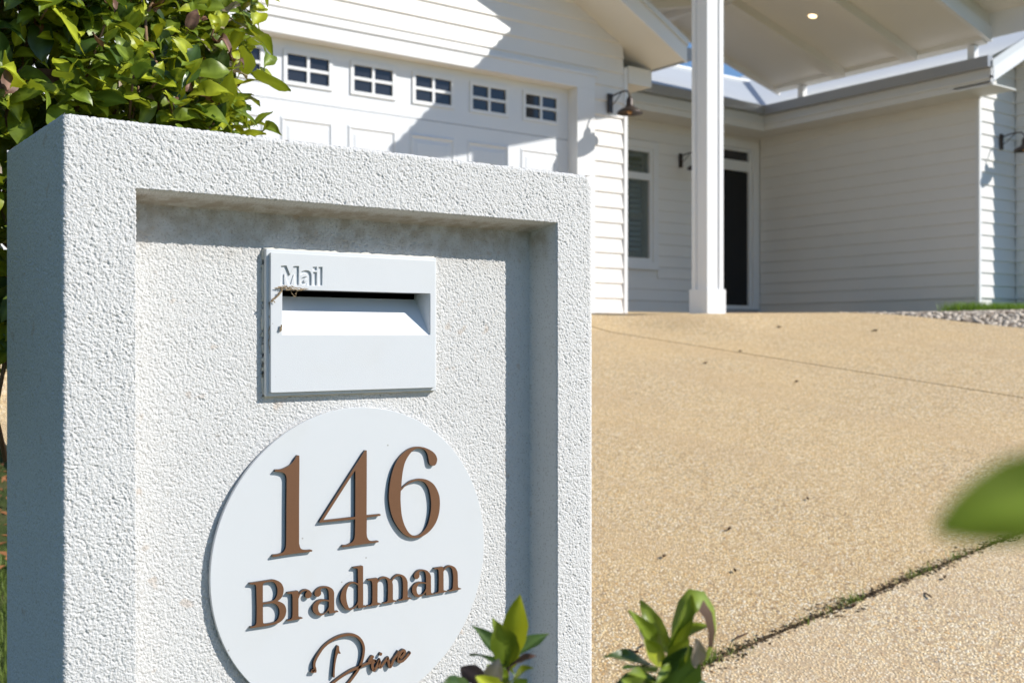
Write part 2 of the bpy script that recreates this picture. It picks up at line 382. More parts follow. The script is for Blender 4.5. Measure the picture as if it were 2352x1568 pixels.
# ------------------------------------------------------------------ letterbox pillar
PX0, PX1, PYF, PYB, PZT = .308, 1.118, 1.300, 1.607, .261
RX0, RX1, RZT, RD = .392, 1.043, .1805, .058
pillar = empty('letterbox_pillar', (.71, 1.45, -1.2), 'pale grey textured render letterbox pillar with a recessed front panel', 'letterbox')
def band_noise(nu, nv, du, dv, lam, width):
    f = np.fft.rfft2(rng.standard_normal((nu, nv)))
    ku = np.fft.fftfreq(nu, du)[:, None]; kv = np.fft.rfftfreq(nv, dv)[None, :]
    k = np.sqrt(ku ** 2 + kv ** 2); k0 = 1 / lam
    f *= np.exp(-((np.log(np.maximum(k, 1e-6) / k0)) ** 2) / (2 * width ** 2))
    h = np.fft.irfft2(f, s=(nu, nv)); return h / h.std()
ST = .00105
def build_pillar():
    cx, cy, ca = [], [], []                      # column path: x, y and recess weight
    def seg(xs, ys, a):
        cx.extend(xs); cy.extend(ys); ca.extend(a if hasattr(a, '__len__') else [a] * len(xs))
    n = int(.300 / .0016); seg([PX0] * n, np.linspace(PYB, PYF + .005, n), 0.)
    t = np.linspace(0, 90, 5)[1:-1] * math.pi / 180
    seg(PX0 + .005 - .005 * np.cos(t), PYF + .005 - .005 * np.sin(t), 0.)
    n = int((RX0 - PX0 - .005) / ST); seg(np.linspace(PX0 + .005, RX0, n), [PYF] * n, 0.)
    t = np.linspace(0, 1, 10)[1:]; seg(RX0 + .012 * t, [PYF] * 9, t)
    n = int((RX1 - RX0 - .024) / ST); seg(np.linspace(RX0 + .012, RX1 - .012, n)[1:], [PYF] * (n - 1), 1.)
    seg(RX1 - .012 + .012 * t, [PYF] * 9, 1 - t)
    n = int((PX1 - RX1 - .010) / ST); seg(np.linspace(RX1, PX1 - .010, n)[1:], [PYF] * (n - 1), 0.)
    t = np.linspace(0, 90, 8)[1:] * math.pi / 180
    seg(PX1 - .010 + .010 * np.sin(t), PYF + .010 - .010 * np.cos(t), 0.)
    seg([PX1] * 60, np.linspace(PYF + .010, PYB, 61)[1:], 0.)
    rz, rb, ri = [PZT, PZT - .0006, PZT - .002, PZT - .005], [0.] * 4, [.005, .0025, .0008, 0.]
    n = int((PZT - .005 - RZT) / ST); rz += list(np.linspace(PZT - .005, RZT, n)[1:]); rb += [0.] * (n - 1)
    t = np.linspace(0, 1, 10)[1:]; rz += list(RZT - .012 * t); rb += list(t)
    n = int((.62 + RZT) / ST); rz += list(np.linspace(RZT - .012, -.62, n)[1:]); rb += [1.] * (n - 1)
    rz += [-.66, -.70, -.74, -.78]; rb += [1.] * 4
    rz += [-.7805, -.781, -.782]; rb += [.66, .33, 0.]
    rz += list(np.linspace(-.82, -1.35, 14)); rb += [0.] * 14
    ri += [0.] * (len(rz) - 4)
    cx, cy, ca = map(np.array, (cx, cy, ca)); rz, rb, ri = map(np.array, (rz, rb, ri))
    A = np.minimum(ca[None, :], rb[:, None])
    X = np.repeat(cx[None], len(rz), 0); Y = np.repeat(cy[None], len(rz), 0) + RD * A; Z = np.repeat(rz[:, None], len(cx), 1)
    mx, my = (PX0 + PX1) / 2, (PYF + PYB) / 2                 # slight roll of the top edge
    X = X + np.sign(mx - X) * ri[:, None] * (np.abs(X - mx) > .39); Y = Y + np.sign(my - Y) * ri[:, None] * (np.abs(Y - my) > .148)
    r = .024                                                 # worn upper right corner
    qx = (X - (PX1 - r)) / r; qz = (Z - (PZT - r)) / r; ok = (qx > 0) & (qz > 0)
    m = np.maximum(qx, qz); l = np.sqrt(qx ** 2 + qz ** 2) + 1e-9
    X = np.where(ok, PX1 - r + qx * r * m / l, X); Z = np.where(ok, PZT - r + qz * r * m / l, Z)
    P = np.stack([X, Y, Z], -1)
    du = np.gradient(P, axis=1); dv = np.gradient(P, axis=0)
    N = np.cross(du, dv); N /= np.linalg.norm(N, axis=-1, keepdims=True) + 1e-9
    nr, nc = X.shape
    arc = np.concatenate([[0], np.cumsum(np.hypot(np.diff(cx), np.diff(cy)))])
    U = (arc[None, :] + RD * A) / ST; W = (np.maximum(PZT - Z, 0) + RD * A) / ST      # where each point lies on the render coat
    gu, gw = int(U.max()) + 3, int(W.max()) + 3
    def coat(lam, wd):
        g = band_noise(gu, gw, ST, ST, lam, wd); iu = U.astype(int); iw = W.astype(int); fu = U - iu; fw = W - iw
        return g[iu, iw] * (1 - fu) * (1 - fw) + g[iu + 1, iw] * fu * (1 - fw) + g[iu, iw + 1] * (1 - fu) * fw + g[iu + 1, iw + 1] * fu * fw
    def look(g):
        iu = U.astype(int); iw = W.astype(int); fu = U - iu; fw = W - iw
        return g[iu, iw] * (1 - fu) * (1 - fw) + g[iu + 1, iw] * fu * (1 - fw) + g[iu, iw + 1] * (1 - fu) * fw + g[iu + 1, iw + 1] * fu * fw
    def grains(spacing, sig):                                # thrown grit: random grains of random size
        d = np.where(rng.random((gu, gw)) < (ST / spacing) ** 2, rng.exponential(1., (gu, gw)), 0.)
        k2 = np.fft.fftfreq(gu, ST)[:, None] ** 2 + np.fft.rfftfreq(gw, ST)[None, :] ** 2
        g = np.fft.irfft2(np.fft.rfft2(d) * np.exp(-2 * (math.pi * sig) ** 2 * k2), s=(gu, gw)); return (g - g.mean()) / g.std()
    big = coat(.05, .5)
    h = look(.80 * grains(.0015, .00060) - .66 * grains(.0025, .00066) + .20 * band_noise(gu, gw, ST, ST, .006, .7))
    h = np.where(h > 0, .9 * np.tanh(h * .9), 1.15 * h); h = np.clip(h, -2.6, 1.2)
    amp = .00052 * (1 + .12 * big)
    back = A[:, :] > .95
    amp = np.where(back, amp * .8, amp)
    wgt = np.ones_like(h); wgt[:, :1] = 0; wgt[:, -70:] *= .6
    wgt[rz < -.63] = 0
    jam = (ca > .02) & (ca < .98); jr = (rb > .02) & (rb < .98)
    wgt = np.where((A > .02) & (A < .98), wgt * .45, wgt)
    sgn = -1.0 if N[nr // 3, 300, 1] > 0 else 1.0
    P = P + N * (sgn * h * amp * wgt)[..., None]
    V = P.reshape(-1, 3); i = np.arange(nr * nc).reshape(nr, nc)
    F = np.stack([i[:-1, :-1], i[1:, :-1], i[1:, 1:], i[:-1, 1:]], -1)
    cxm = (X[:-1, :-1] + X[1:, 1:]) / 2; czm = (Z[:-1, :-1] + Z[1:, 1:]) / 2
    keep = ~((cxm > .590) & (cxm < .845) & (czm > -.005) & (czm < .078) & (A[:-1, :-1] > .95))
    F = F[keep].reshape(-1, 4)
    # back and top as coarse faces
    vb = len(V); zb = rz[-1]
    V = np.concatenate([V, [[PX0, PYB, PZT], [PX1, PYB, PZT], [PX1, PYB, zb], [PX0, PYB, zb]]])
    F = np.concatenate([F, [[vb, vb + 1, vb + 2, vb + 3]]])
    e = .002                                                 # lid just below the rolled edge
    V = np.concatenate([V, [[PX0 + e, PYF + e, PZT - .001], [PX1 - .006, PYF + e, PZT - .001], [PX1 - .006, PYB - e, PZT - .001], [PX0 + e, PYB - e, PZT - .001]]])
    F = np.concatenate([F, [[vb + 4, vb + 5, vb + 6, vb + 7]]])
    return V, F
V, F = build_pillar()
npmesh('rendered_masonry', V, F, M['render'], pillar)

# mail plate -----------------------------------------------------------------
BX0, BX1, BZ0, BZ1 = .5788, .8494, -.0787, .1199        # rim
SX0, SX1, SZ0, SZ1 = .6005, .8356, .0045, .0657         # slot
def frame_mesh(x0, x1, z0, z1, hole, y0, y1, bev, extra=()):
    cx, cz = (x0 + x1) / 2, (z0 + z1) / 2
    def rr(a, b, c, d, r=.002, n=3):
        out = []
        for (ox, oz, s) in ((b - r, c + r, -90), (b - r, d - r, 0), (a + r, d - r, 90), (a + r, c + r, 180)):
            for k in range(n + 1):
                t = R(s + 90 * k / n); out.append((ox + r * math.cos(t) - cx, oz + r * math.sin(t) - cz))
        return out
    me = from_curve([rr(x0, x1, z0, z1), rr(*hole[:2], *hole[2:], .0008), *extra], y1 - y0, bev)
    return to_wall(me, cx, (y0 + y1) / 2, cz)
rim = link('mail_plate', frame_mesh(BX0, BX1, BZ0, BZ1, (SX0 - .003, SX1 + .003, SZ0 - .003, SZ1 + .003), 1.3485, 1.3600, .0010), M['plate'], pillar)
rim['label'] = 'white metal mail slot plate with raised edge'
# raised face with the word pressed into it
# (letter outlines in mm from the plate centre)
MAIL = ['-115.12,77.04* -107.72,77.34* -102.29,64.91* -96.91,77.12* -89.53,77.42* -89.53,51.80* -94.94,51.64* -95.78,66.44* -100.54,52.31* -104.73,52.19* -110.14,66.57* -110.28,51.57* -115.67,51.02*', '-86.49,68.73* -83.66,70.79 -77.99,71.98 -73.00,70.53 -70.85,66.01* -70.71,51.89* -75.85,51.74* -76.21,55.01* -80.12,52.27 -84.37,52.80 -87.20,55.65 -86.49,59.59 -82.96,62.32 -76.56,63.84* -77.63,66.76 -80.83,67.82 -86.49,66.44*', '-76.70,60.89* -80.83,59.64 -82.25,57.11 -80.83,55.52 -77.99,56.46 -76.70,58.60*', '-67.98,70.06* -62.81,70.25* -62.59,52.13* -68.13,51.97*', '-68.56,77.27* -62.81,77.50* -62.59,72.89* -68.34,72.67*', '-59.71,77.49* -54.28,77.70* -54.14,52.18* -59.93,52.01*']
fx0, fx1, fz0, fz1 = BX0 + .0048, BX1 - .0048, BZ0 + .0048, BZ1 - .0048
face_me = frame_mesh(fx0, fx1, fz0, fz1, (SX0, SX1, SZ0, SZ1), 1.3440, 1.3495, .0006, [smooth_ring(r, 4) for r in MAIL])
face = link('slot_face', face_me, M['plate'], rim)
MB().box(fx0 + .008, fx0 + .09, 1.3464, 1.3478, .0700, .1040).obj('letter_floor', M['plate'], rim)
# sloping chute, side cheeks and the dark slit
ch = MB()
ch.hexa([(SX0, 1.3458, SZ0 - .0005), (SX0, 1.3458, SZ0 - .0025), (SX0, 1.3875, .0582), (SX0, 1.3890, .0562), (SX1, 1.3458, SZ0 - .0005), (SX1, 1.3458, SZ0 - .0025), (SX1, 1.3875, .0582), (SX1, 1.3890, .0562)])
chute = ch.obj('chute', M['chute'], rim)
ck = MB().box(SX0 - .0018, SX0 + .0001, 1.3462, 1.39, SZ0 - .002, SZ1 + .001).box(SX1 - .0001, SX1 + .0018, 1.3462, 1.39, SZ0 - .002, SZ1 + .001)
ck.obj('cheek', M['chute'], rim)
cv = MB(); Y0, Y1 = 1.388, 1.50
cv.box(SX0 - .004, SX1 + .004, Y0, Y1, .0665, .0685).box(SX0 - .004, SX1 + .004, Y0 + .002, Y1, .030, .032)
cv.box(SX0 - .004, SX1 + .004, Y1, Y1 + .002, .028, .070).box(SX0 - .006, SX0 - .004, Y0, Y1, .028, .070).box(SX1 + .004, SX1 + .006, Y0, Y1, .028, .070)
cv.box(SX0, SX1, 1.3500, Y0 + .001, .0660, .0674)
cv.obj('cavity', M['cavity'], rim)
sl = MB(); random.seed(5)                                  # uneven bead of sealant round the plate
for (a, b) in (((BX0, BZ0), (BX1, BZ0)), ((BX1, BZ0), (BX1, BZ1)), ((BX1, BZ1), (BX0, BZ1)), ((BX0, BZ1), (BX0, BZ0))):
    n = 46; pts = []; rad = []
    for i in range(n + 1):
        u = i / n; pts.append((a[0] + (b[0] - a[0]) * u + random.uniform(-.0007, .0007), 1.3570, a[1] + (b[1] - a[1]) * u + random.uniform(-.0007, .0007))); rad.append(random.uniform(.0016, .0034))
    sl.tube(pts, rad, 6)
sl.obj('sealant_bead', M['sealant'], rim, smooth=True)

# dead grass caught on the slot ---------------------------------------------
ws = MB(); random.seed(21)
def wisp(p, q, sag, r=.0005, n=9, j=.0016):
    p, q = Vector(p), Vector(q)
    ws.tube([p.lerp(q, i / n) + Vector((random.uniform(-j, j), random.uniform(-.0012, .0004), random.uniform(-j, j) - sag * math.sin(math.pi * i / n))) for i in range(n + 1)], [r * random.uniform(.6, 1.5) for _ in range(n + 1)], 5)
yw = 1.3420
for k in range(5): wisp((.589 + .003 * k, yw, .066 + .001 * k), (.604 + .008 * k, yw, .0665), -.001)
wisp((.600, yw, .066), (.5835, yw, .049), .002, .0008); wisp((.5995, yw, .064), (.584, yw, .050), .0)
wisp((.5835, yw, .050), (.589, yw, .0485), 0); wisp((.612, yw + .002, .0655), (.618, yw + .003, .0560), -.001)
wisp((.618, yw + .003, .056), (.6225, yw + .002, .0645), .001); wisp((.605, yw, .0665), (.634, yw, .0660), .001, .0007)
wisp((.584, 1.3475, .05), (.5825, 1.3475, -.02), 0, .0005, 16)
wisp((.5985, yw, .018), (.5975, yw, .010), 0, .0011, 5); wisp((.5970, yw, .014), (.5990, yw, .012), 0, .0009, 4)
tags(ws.obj('dry_grass_wisp', M['straw']), 'tangle of dry brown grass fibres caught on the mail slot', 'dry grass')

# ------------------------------------------------------------------ round address sign
SCX, SCZ, SR = .7192, -.3157, .2171
SY = 1.349
sign = empty('address_sign', (SCX, SY, SCZ - SR), 'round white address sign with raised copper numerals and street name', 'sign')
circ = [(SR * math.cos(2 * math.pi * k / 160), SR * math.sin(2 * math.pi * k / 160)) for k in range(160)]
link('disc', to_wall(from_curve([circ], .0060, .0004), SCX, SY + .0030, SCZ), M['acrylic'], sign)
MB().box(SCX - .02, SCX + .02, SY + .006, 1.3595, SCZ - .02, SCZ + .02).obj('mounting_pad', M['cavity'], sign)
GLYPHS = [
    ('one', ['-96.6,155.8* -93.7,155.1* -93.6,141.0 -94.0,88.6 -94.0,35.2* -92.1,28.7 -88.7,26.0 -83.0,24.7 -76.1,24.4* -74.2,23.2* -74.7,21.6* -104.5,21.8 -132.3,21.0* -133.4,22.7* -131.7,24.2* -123.5,24.1 -117.4,25.9 -114.4,29.7 -113.2,35.3 -112.9,48.8* -112.7,90.3 -112.3,124.6* -113.5,129.4 -116.2,132.7 -122.3,134.9 -129.0,135.7* -129.8,137.1* -128.4,138.5* -121.2,138.3 -114.6,139.9 -106.8,143.5 -101.1,149.3 -98.3,153.8']),
    ('four', ['7.7,155.9* 10.4,155.6* 10.3,111.7 10.1,63.2* 31.9,62.9* 33.2,61.7* 31.9,60.2* 10.4,60.2* 10.2,37.5* 11.1,31.9 13.9,27.5 18.2,25.4 24.4,25.0 28.2,25.1* 29.9,23.6* 29.2,22.6* 2.2,22.6 -28.0,22.1* -29.5,23.5* -27.4,25.2* -20.8,24.7 -13.6,27.1 -9.9,31.0 -8.5,37.4* -8.1,59.5* -62.7,60.1* -63.7,61.4*', '-7.9,128.9* -8.1,62.8* -57.8,63.0*']),
    ('six', ['93.4,155.8 104.0,154.6 115.9,149.9 124.6,143.7 128.6,136.6 128.2,130.9 125.3,126.5 120.6,126.0 116.6,127.7 114.6,131.8 113.2,138.7 110.6,146.3 105.3,151.2 97.4,153.4 90.8,152.6 84.3,148.5 78.4,142.2 73.2,133.6 70.0,122.6 68.1,110.5 67.1,96.3* 73.9,101.6 81.7,106.1 90.8,108.1 100.0,108.3 110.6,106.0 121.3,99.5 128.6,89.8 132.7,79.1 133.6,67.6 132.0,54.0 126.6,40.8 117.2,30.4 106.6,24.2 97.4,21.8 89.5,21.9 80.4,24.5 71.3,29.8 62.3,39.6 54.6,51.6 49.6,64.3 47.0,77.8 46.4,88.9 47.7,102.1 50.2,115.2 55.3,129.3 63.6,142.0 73.9,150.3 84.3,154.7', '66.2,92.8* 73.9,99.4 83.0,103.7 93.4,105.7 101.3,104.5 108.6,100.5 114.6,90.9 117.5,78.2 118.2,65.6 116.6,53.2 112.6,40.0 106.6,31.6 100.0,26.6 92.1,25.0 84.3,27.2 77.8,33.5 71.9,44.2 68.1,56.9 66.4,70.5 65.8,82.8']),
    ('capital_b', ['-165.0,-9.4* -147.8,-9.3 -135.6,-9.2 -130.8,-9.6 -124.6,-12.1 -119.7,-16.4 -116.9,-22.6 -116.9,-28.4 -118.7,-34.0 -122.1,-37.4 -125.8,-39.3* -121.1,-41.1 -116.2,-44.7 -113.5,-49.7 -112.8,-55.0 -114.2,-60.6 -116.9,-64.7 -122.5,-68.4 -130.8,-70.0 -144.4,-70.1 -164.0,-69.6* -164.8,-68.4* -163.3,-67.4* -159.9,-67.5 -156.9,-66.5 -155.6,-63.8* -155.2,-44.7 -155.8,-17.2* -156.4,-13.9 -158.6,-12.3 -164.0,-11.3* -165.3,-10.3*', '-146.5,-14.6* -145.4,-12.9 -142.4,-11.7 -135.6,-11.8 -131.4,-12.8 -128.0,-16.5 -125.8,-22.6 -125.9,-29.1 -128.0,-34.6 -131.4,-37.3 -136.2,-38.4 -146.5,-38.5*', '-146.5,-40.6* -136.2,-40.7 -130.8,-41.6 -126.6,-44.5 -123.5,-49.5 -122.6,-54.8 -123.5,-60.5 -125.9,-64.6 -130.8,-67.1 -139.0,-67.4 -143.7,-67.0 -145.8,-65.7 -146.3,-62.7*']),
    ('letter_r', ['-111.0,-29.4* -96.3,-29.2* -95.0,-30.2* -94.7,-35.2* -92.4,-31.9 -88.8,-29.4 -84.2,-28.9 -79.6,-30.5 -76.0,-34.2 -75.2,-37.6 -76.7,-40.7 -80.3,-42.0 -83.5,-40.7 -84.9,-37.9 -84.4,-35.0 -81.7,-32.1* -84.6,-31.2 -88.1,-31.5 -91.7,-34.0 -94.9,-40.4* -94.9,-63.0* -94.4,-65.3 -93.1,-66.2 -90.2,-66.3* -88.3,-67.6* -89.5,-68.5* -110.7,-68.6* -111.5,-67.5* -110.3,-66.6* -106.5,-66.7 -104.4,-65.1* -103.7,-59.0 -103.7,-36.8* -104.4,-33.5 -105.8,-32.1 -110.7,-31.3* -111.7,-30.5*']),
    ('letter_a', ['-54.2,-29.0 -48.4,-30.8 -43.2,-34.8 -41.1,-39.8 -41.0,-45.8* -40.8,-61.9* -40.3,-65.0 -38.0,-66.0 -35.8,-65.7* -34.1,-67.0* -35.4,-67.8* -48.7,-67.9* -49.2,-63.3* -52.8,-65.4 -57.1,-68.1 -62.2,-68.6 -68.0,-66.4 -72.4,-61.8 -73.8,-57.0 -72.4,-51.9 -68.0,-47.9 -63.0,-46.5 -57.1,-46.8 -49.1,-49.0* -49.2,-42.0* -49.7,-37.3 -51.7,-33.0 -55.7,-31.1 -60.1,-31.1 -61.9,-32.9 -60.9,-37.0 -61.5,-39.6 -64.4,-41.8 -67.3,-41.9 -70.2,-39.3 -70.9,-36.2 -69.1,-32.5 -64.4,-29.5 -59.3,-28.6', '-49.1,-51.3* -53.5,-49.5 -57.9,-49.1 -62.2,-50.1 -64.8,-53.7 -65.5,-57.5 -64.4,-62.3 -61.5,-65.8 -57.1,-66.4 -52.8,-64.1 -49.1,-58.7*']),
    ('letter_d', ['-11.5,-8.0* 3.0,-7.6* 4.5,-8.7* 4.7,-63.8* 5.3,-64.7 9.1,-65.2* 10.5,-66.2* 9.5,-67.3* -3.3,-67.4* -3.6,-61.9* -6.9,-64.8 -11.5,-67.2 -15.6,-68.1 -19.7,-67.0 -23.9,-64.4 -29.1,-56.9 -31.3,-49.2 -29.8,-42.0 -26.1,-35.2 -20.9,-30.5 -14.9,-28.5 -9.6,-29.0 -3.6,-32.1* -3.9,-13.7* -4.6,-10.9 -6.5,-10.1 -10.3,-9.6* -11.8,-8.7*', '-3.6,-34.8* -7.7,-31.8 -11.5,-30.6 -14.9,-30.9 -17.9,-32.9 -21.2,-39.2 -22.2,-47.2 -20.9,-56.8 -17.9,-64.3 -15.6,-65.7 -10.7,-64.9 -6.1,-61.6 -3.6,-57.5*']),
    ('letter_m', ['12.2,-28.1* 26.9,-28.2* 27.9,-29.1* 28.3,-32.6* 31.6,-29.3 37.1,-27.8 42.6,-29.0 47.4,-31.7 50.4,-35.1* 53.7,-30.9 59.3,-27.8 64.1,-27.8 70.5,-30.3 75.4,-35.1 77.8,-41.1* 78.0,-61.4* 79.0,-64.0 82.7,-64.7* 84.9,-65.9* 82.8,-66.5* 64.1,-66.6* 62.1,-65.6* 63.7,-64.6* 68.1,-64.7 69.7,-62.3* 70.0,-47.0 69.7,-40.0* 68.5,-34.2 65.7,-31.1 61.7,-30.2 56.1,-31.9 52.0,-36.9* 53.1,-41.9* 53.1,-62.0* 54.1,-64.2 56.9,-64.8* 59.7,-65.9* 57.7,-66.8* 38.7,-67.0* 36.9,-66.1* 38.3,-65.0* 42.6,-65.0 44.6,-62.8* 45.0,-50.4 44.8,-39.4* 43.8,-34.4 41.0,-31.2 37.1,-30.4 32.4,-31.5 27.9,-36.0* 27.7,-62.4* 28.5,-64.3 32.0,-65.1* 34.4,-66.2* 32.4,-67.3* 12.6,-66.9* 11.4,-66.2* 12.8,-65.2* 16.8,-65.3 19.2,-62.6* 19.6,-46.9 19.2,-34.5* 18.2,-32.0 16.5,-30.8 13.0,-30.2* 11.6,-29.2*']),
    ('letter_a', ['103.2,-26.1 109.8,-28.0 114.8,-31.9 117.7,-37.2 117.9,-42.2* 118.1,-60.0* 118.9,-63.4 122.3,-64.1* 124.1,-64.8* 122.7,-65.5* 109.4,-65.2* 109.0,-60.5* 104.8,-63.5 99.9,-65.6 94.9,-65.6 89.2,-62.3 85.9,-56.9 85.5,-52.6 86.7,-48.6 90.8,-44.9 96.6,-43.6 102.3,-44.2 109.4,-46.2* 109.4,-39.7* 108.8,-33.9 106.9,-29.8 103.2,-28.1 99.0,-28.4 97.4,-30.3 98.2,-33.6 97.4,-36.7 94.5,-38.7 92.1,-38.8 89.4,-35.9 88.9,-33.4 90.8,-29.5 94.9,-26.6 99.0,-25.8', '109.4,-48.5* 104.8,-46.7 100.3,-46.2 96.2,-47.4 93.7,-51.0 93.1,-55.1 94.5,-59.9 97.4,-62.8 101.5,-63.0 106.1,-60.5 109.4,-55.3*']),
    ('letter_n', ['123.6,-26.4* 138.3,-26.2* 139.8,-27.3* 140.0,-30.9* 143.4,-27.7 149.4,-25.8 155.4,-27.1 161.4,-31.1 164.9,-37.7 165.6,-44.3* 165.9,-58.1* 166.8,-61.8 169.6,-62.6* 172.5,-63.9* 170.5,-64.7* 151.1,-65.2* 149.0,-64.2* 150.7,-62.8* 154.5,-63.0 156.7,-60.4* 157.3,-48.2 156.9,-39.5* 155.4,-32.8 152.0,-28.8 148.5,-28.2 144.3,-29.6 140.0,-33.7* 140.2,-60.3* 141.0,-62.6 144.3,-63.2* 146.8,-64.2* 144.7,-65.1* 125.5,-65.0* 124.4,-64.4* 125.7,-63.4* 129.9,-63.5 131.5,-60.9* 131.8,-44.8 131.5,-33.3* 130.7,-30.0 129.0,-28.9 124.8,-28.5* 123.0,-27.4*']),
    ('script_stem', ['-36.2,-114.8 -33.6,-115.9 -32.9,-122.1 -30.7,-126.2* -32.5,-126.9* -34.7,-125.1 -36.6,-129.5 -38.5,-137.2 -39.9,-147.6 -40.1,-158.3* -42.1,-158.3* -42.9,-155.1 -41.8,-142.6 -39.9,-128.9 -38.1,-119.8']),
    ('script_r_head', ['12.5,-145.4* 14.5,-141.9 17.9,-138.1 21.4,-138.7 22.0,-141.2 20.3,-143.7 23.0,-144.5 24.5,-146.5 22.2,-150.9* 19.1,-147.9 13.7,-147.6*']),
]
STROKES = [
    ('script_loop', '-68.1,-144.4 -70.0,-141.1 -71.3,-137.2 -71.0,-132.0 -68.8,-127.1 -64.8,-121.2 -57.6,-113.2 -47.3,-106.9 -35.5,-102.9 -24.3,-101.7 -14.5,-102.8 -5.4,-106.8 1.4,-113.8 5.2,-122.6 5.4,-131.5 3.7,-140.0 1.0,-147.0 -3.2,-154.4 -10.0,-162.0 -17.6,-169.3 -25.1,-175.3 -34.0,-178.9 -42.1,-178.0 -47.3,-173.0 -45.1,-167.4 -39.9,-164.0 -29.5,-159.0 -15.3,-153.5 -0.9,-150.8 11.4,-148.2 21.4,-147.0'),
    ('script_tail', '22.6,-146.8 21.3,-159.6 26.1,-155.7 30.9,-146.3* 31.7,-157.4 37.8,-152.3 44.5,-145.6* 48.2,-160.1 54.4,-149.8 60.8,-140.1'),
    ('script_e', '63.9,-151.4 70.5,-146.3 72.9,-142.2 70.1,-139.6 65.2,-142.6 62.3,-149.1 62.8,-154.7 68.8,-154.8 75.3,-150.7 80.8,-144.8'),
]
LT = .0046
def two_tone(me):                     # copper on the front face, dark cut edge elsewhere
    me.materials.append(M['copper']); me.materials.append(M['letter_edge'])
    for p in me.polygons: p.material_index = 0 if abs(p.normal.y) > .9 else 1
    return me
for k, (nm, rings) in enumerate(GLYPHS):
    dy = .0002 if nm == 'script_r_head' else 0.
    me = from_curve([smooth_ring(r) for r in rings], LT - dy); me = to_wall(me, SCX, SY - LT / 2 - .0002, SCZ)
    link(nm, two_tone(me), None, sign)
def stroke(txt, wd, n=6):
    pts = smooth_ring(txt, n); pts = pts[:-(n - 1)] if not txt.split()[-1].endswith('*') else pts
    L = []; Rr = []
    for i, p in enumerate(pts):
        a, b = pts[max(i - 1, 0)], pts[min(i + 1, len(pts) - 1)]
        tx, tz = b[0] - a[0], b[1] - a[1]; l = math.hypot(tx, tz) or 1; h = wd / 2
        L.append((p[0] - tz / l * h, p[1] + tx / l * h)); Rr.append((p[0] + tz / l * h, p[1] - tx / l * h))
    return L, Rr
for k, (nm, txt) in enumerate(STROKES):
    L, Rr = stroke(txt, .0037 if k == 0 else .0040); yf = SY - LT - .0004 - .00025 * k; yb = SY - .0002
    v = []; f = []
    for (a, b) in zip(L, Rr):
        for (q, y) in ((a, yf), (b, yf), (b, yb), (a, yb)): v.append((SCX + q[0], y, SCZ + q[1]))
    n = len(L)
    for i in range(n - 1):
        for e in range(4): f.append((4 * i + e, 4 * i + (e + 1) % 4, 4 * i + 4 + (e + 1) % 4, 4 * i + 4 + e))
    f += [(0, 1, 2, 3), tuple(4 * (n - 1) + e for e in range(4))]
    o = pd(nm, v, f, None, sign); two_tone(o.data)
dot = [(.0331 + .0024 * math.cos(a * .3927), -.1387 + .0024 * math.sin(a * .3927)) for a in range(16)]
link('script_dot', two_tone(to_wall(from_curve([dot], LT), SCX, SY - LT / 2 - .0002, SCZ)), None, sign)

# ------------------------------------------------------------------ the house
ZF, ZP = .25, .37                     # garage slab level, entry porch level
house = empty('house', (7.65, 8.6, ZF), 'white weatherboard house with gabled garage, open gabled porch and pale steel roof', 'house')
CV = .1585                            # cover of one weatherboard
def boards_y(wall, y, courses):
    """weatherboards on a wall that faces -Y; course = (z, [(x0,x1,x0top,x1top), ...])"""
    for z, segs in courses:
        for (a, b, c, d) in segs:
            if b - a < .02: continue
            yt, yb = y - .005, y - .023
            MB().hexa([(a, yb, z), (c, yt, z + CV + .001), (a, y - .001, z - .010), (c, y, z + CV + .001), (b, yb, z), (d, yt, z + CV + .001), (b, y - .001, z - .010), (d, y, z + CV + .001)]).obj('weatherboard', M['weatherboard'], wall)
def boards_x(wall, x, courses):       # wall that faces -X
    for z, segs in courses:
        for (a, b) in segs:
            if b - a < .02: continue
            xt, xb = x - .005, x - .023
            MB().hexa([(xb, a, z), (xt, a, z + CV + .001), (x - .001, a, z - .010), (x, a, z + CV + .001), (xb, b, z), (xt, b, z + CV + .001), (x - .001, b, z - .010), (x, b, z + CV + .001)]).obj('weatherboard', M['weatherboard'], wall)
def courses(z0, z1, ref):             # board bottom edges so that one of them falls on ref
    n = math.floor((ref - z0) / CV); z = ref - n * CV; out = []
    while z < z1 - .01: out.append(z); z += CV
    return out

# garage wing ---------------------------------------------------------------
GY, GX0, GX1 = 8.40, 1.10, 7.65
DX0, DX1, DZ1 = 1.76, 6.97, 2.566                        # garage door opening
PIT = .52; EX, EZ = 8.00, 2.89; APX = (GX0 + GX1) / 2     # eave end and pitch
def rake_z(x): return EZ + .015 + PIT * (EX - x) if x > APX else EZ + .015 + PIT * (x - (2 * APX - EX))
gw = MB()
gw.box(GX0 + .02, DX0 - .001, GY, GY + .14, ZF - .3, DZ1 + .2).box(DX1 + .001, GX1 - .02, GY, GY + .14, ZF - .3, DZ1 + .2)
gw.prism([(GX0 + .02, GY, DZ1 + .2), (GX1 - .02, GY, DZ1 + .2), (GX1 - .02, GY, rake_z(GX1)), (APX, GY, rake_z(APX)), (GX0 + .02, GY, rake_z(GX0))], (0, .14, 0))
gw.box(GX1 - .14, GX1 - .02, GY + .14, 10.9, ZF - .3, 3.0).box(GX0 + .02, GX0 + .14, GY + .14, 14, ZF - .3, 3.0)
wall_g = gw.obj('garage_wall', M['weatherboard'], house)
cs = []
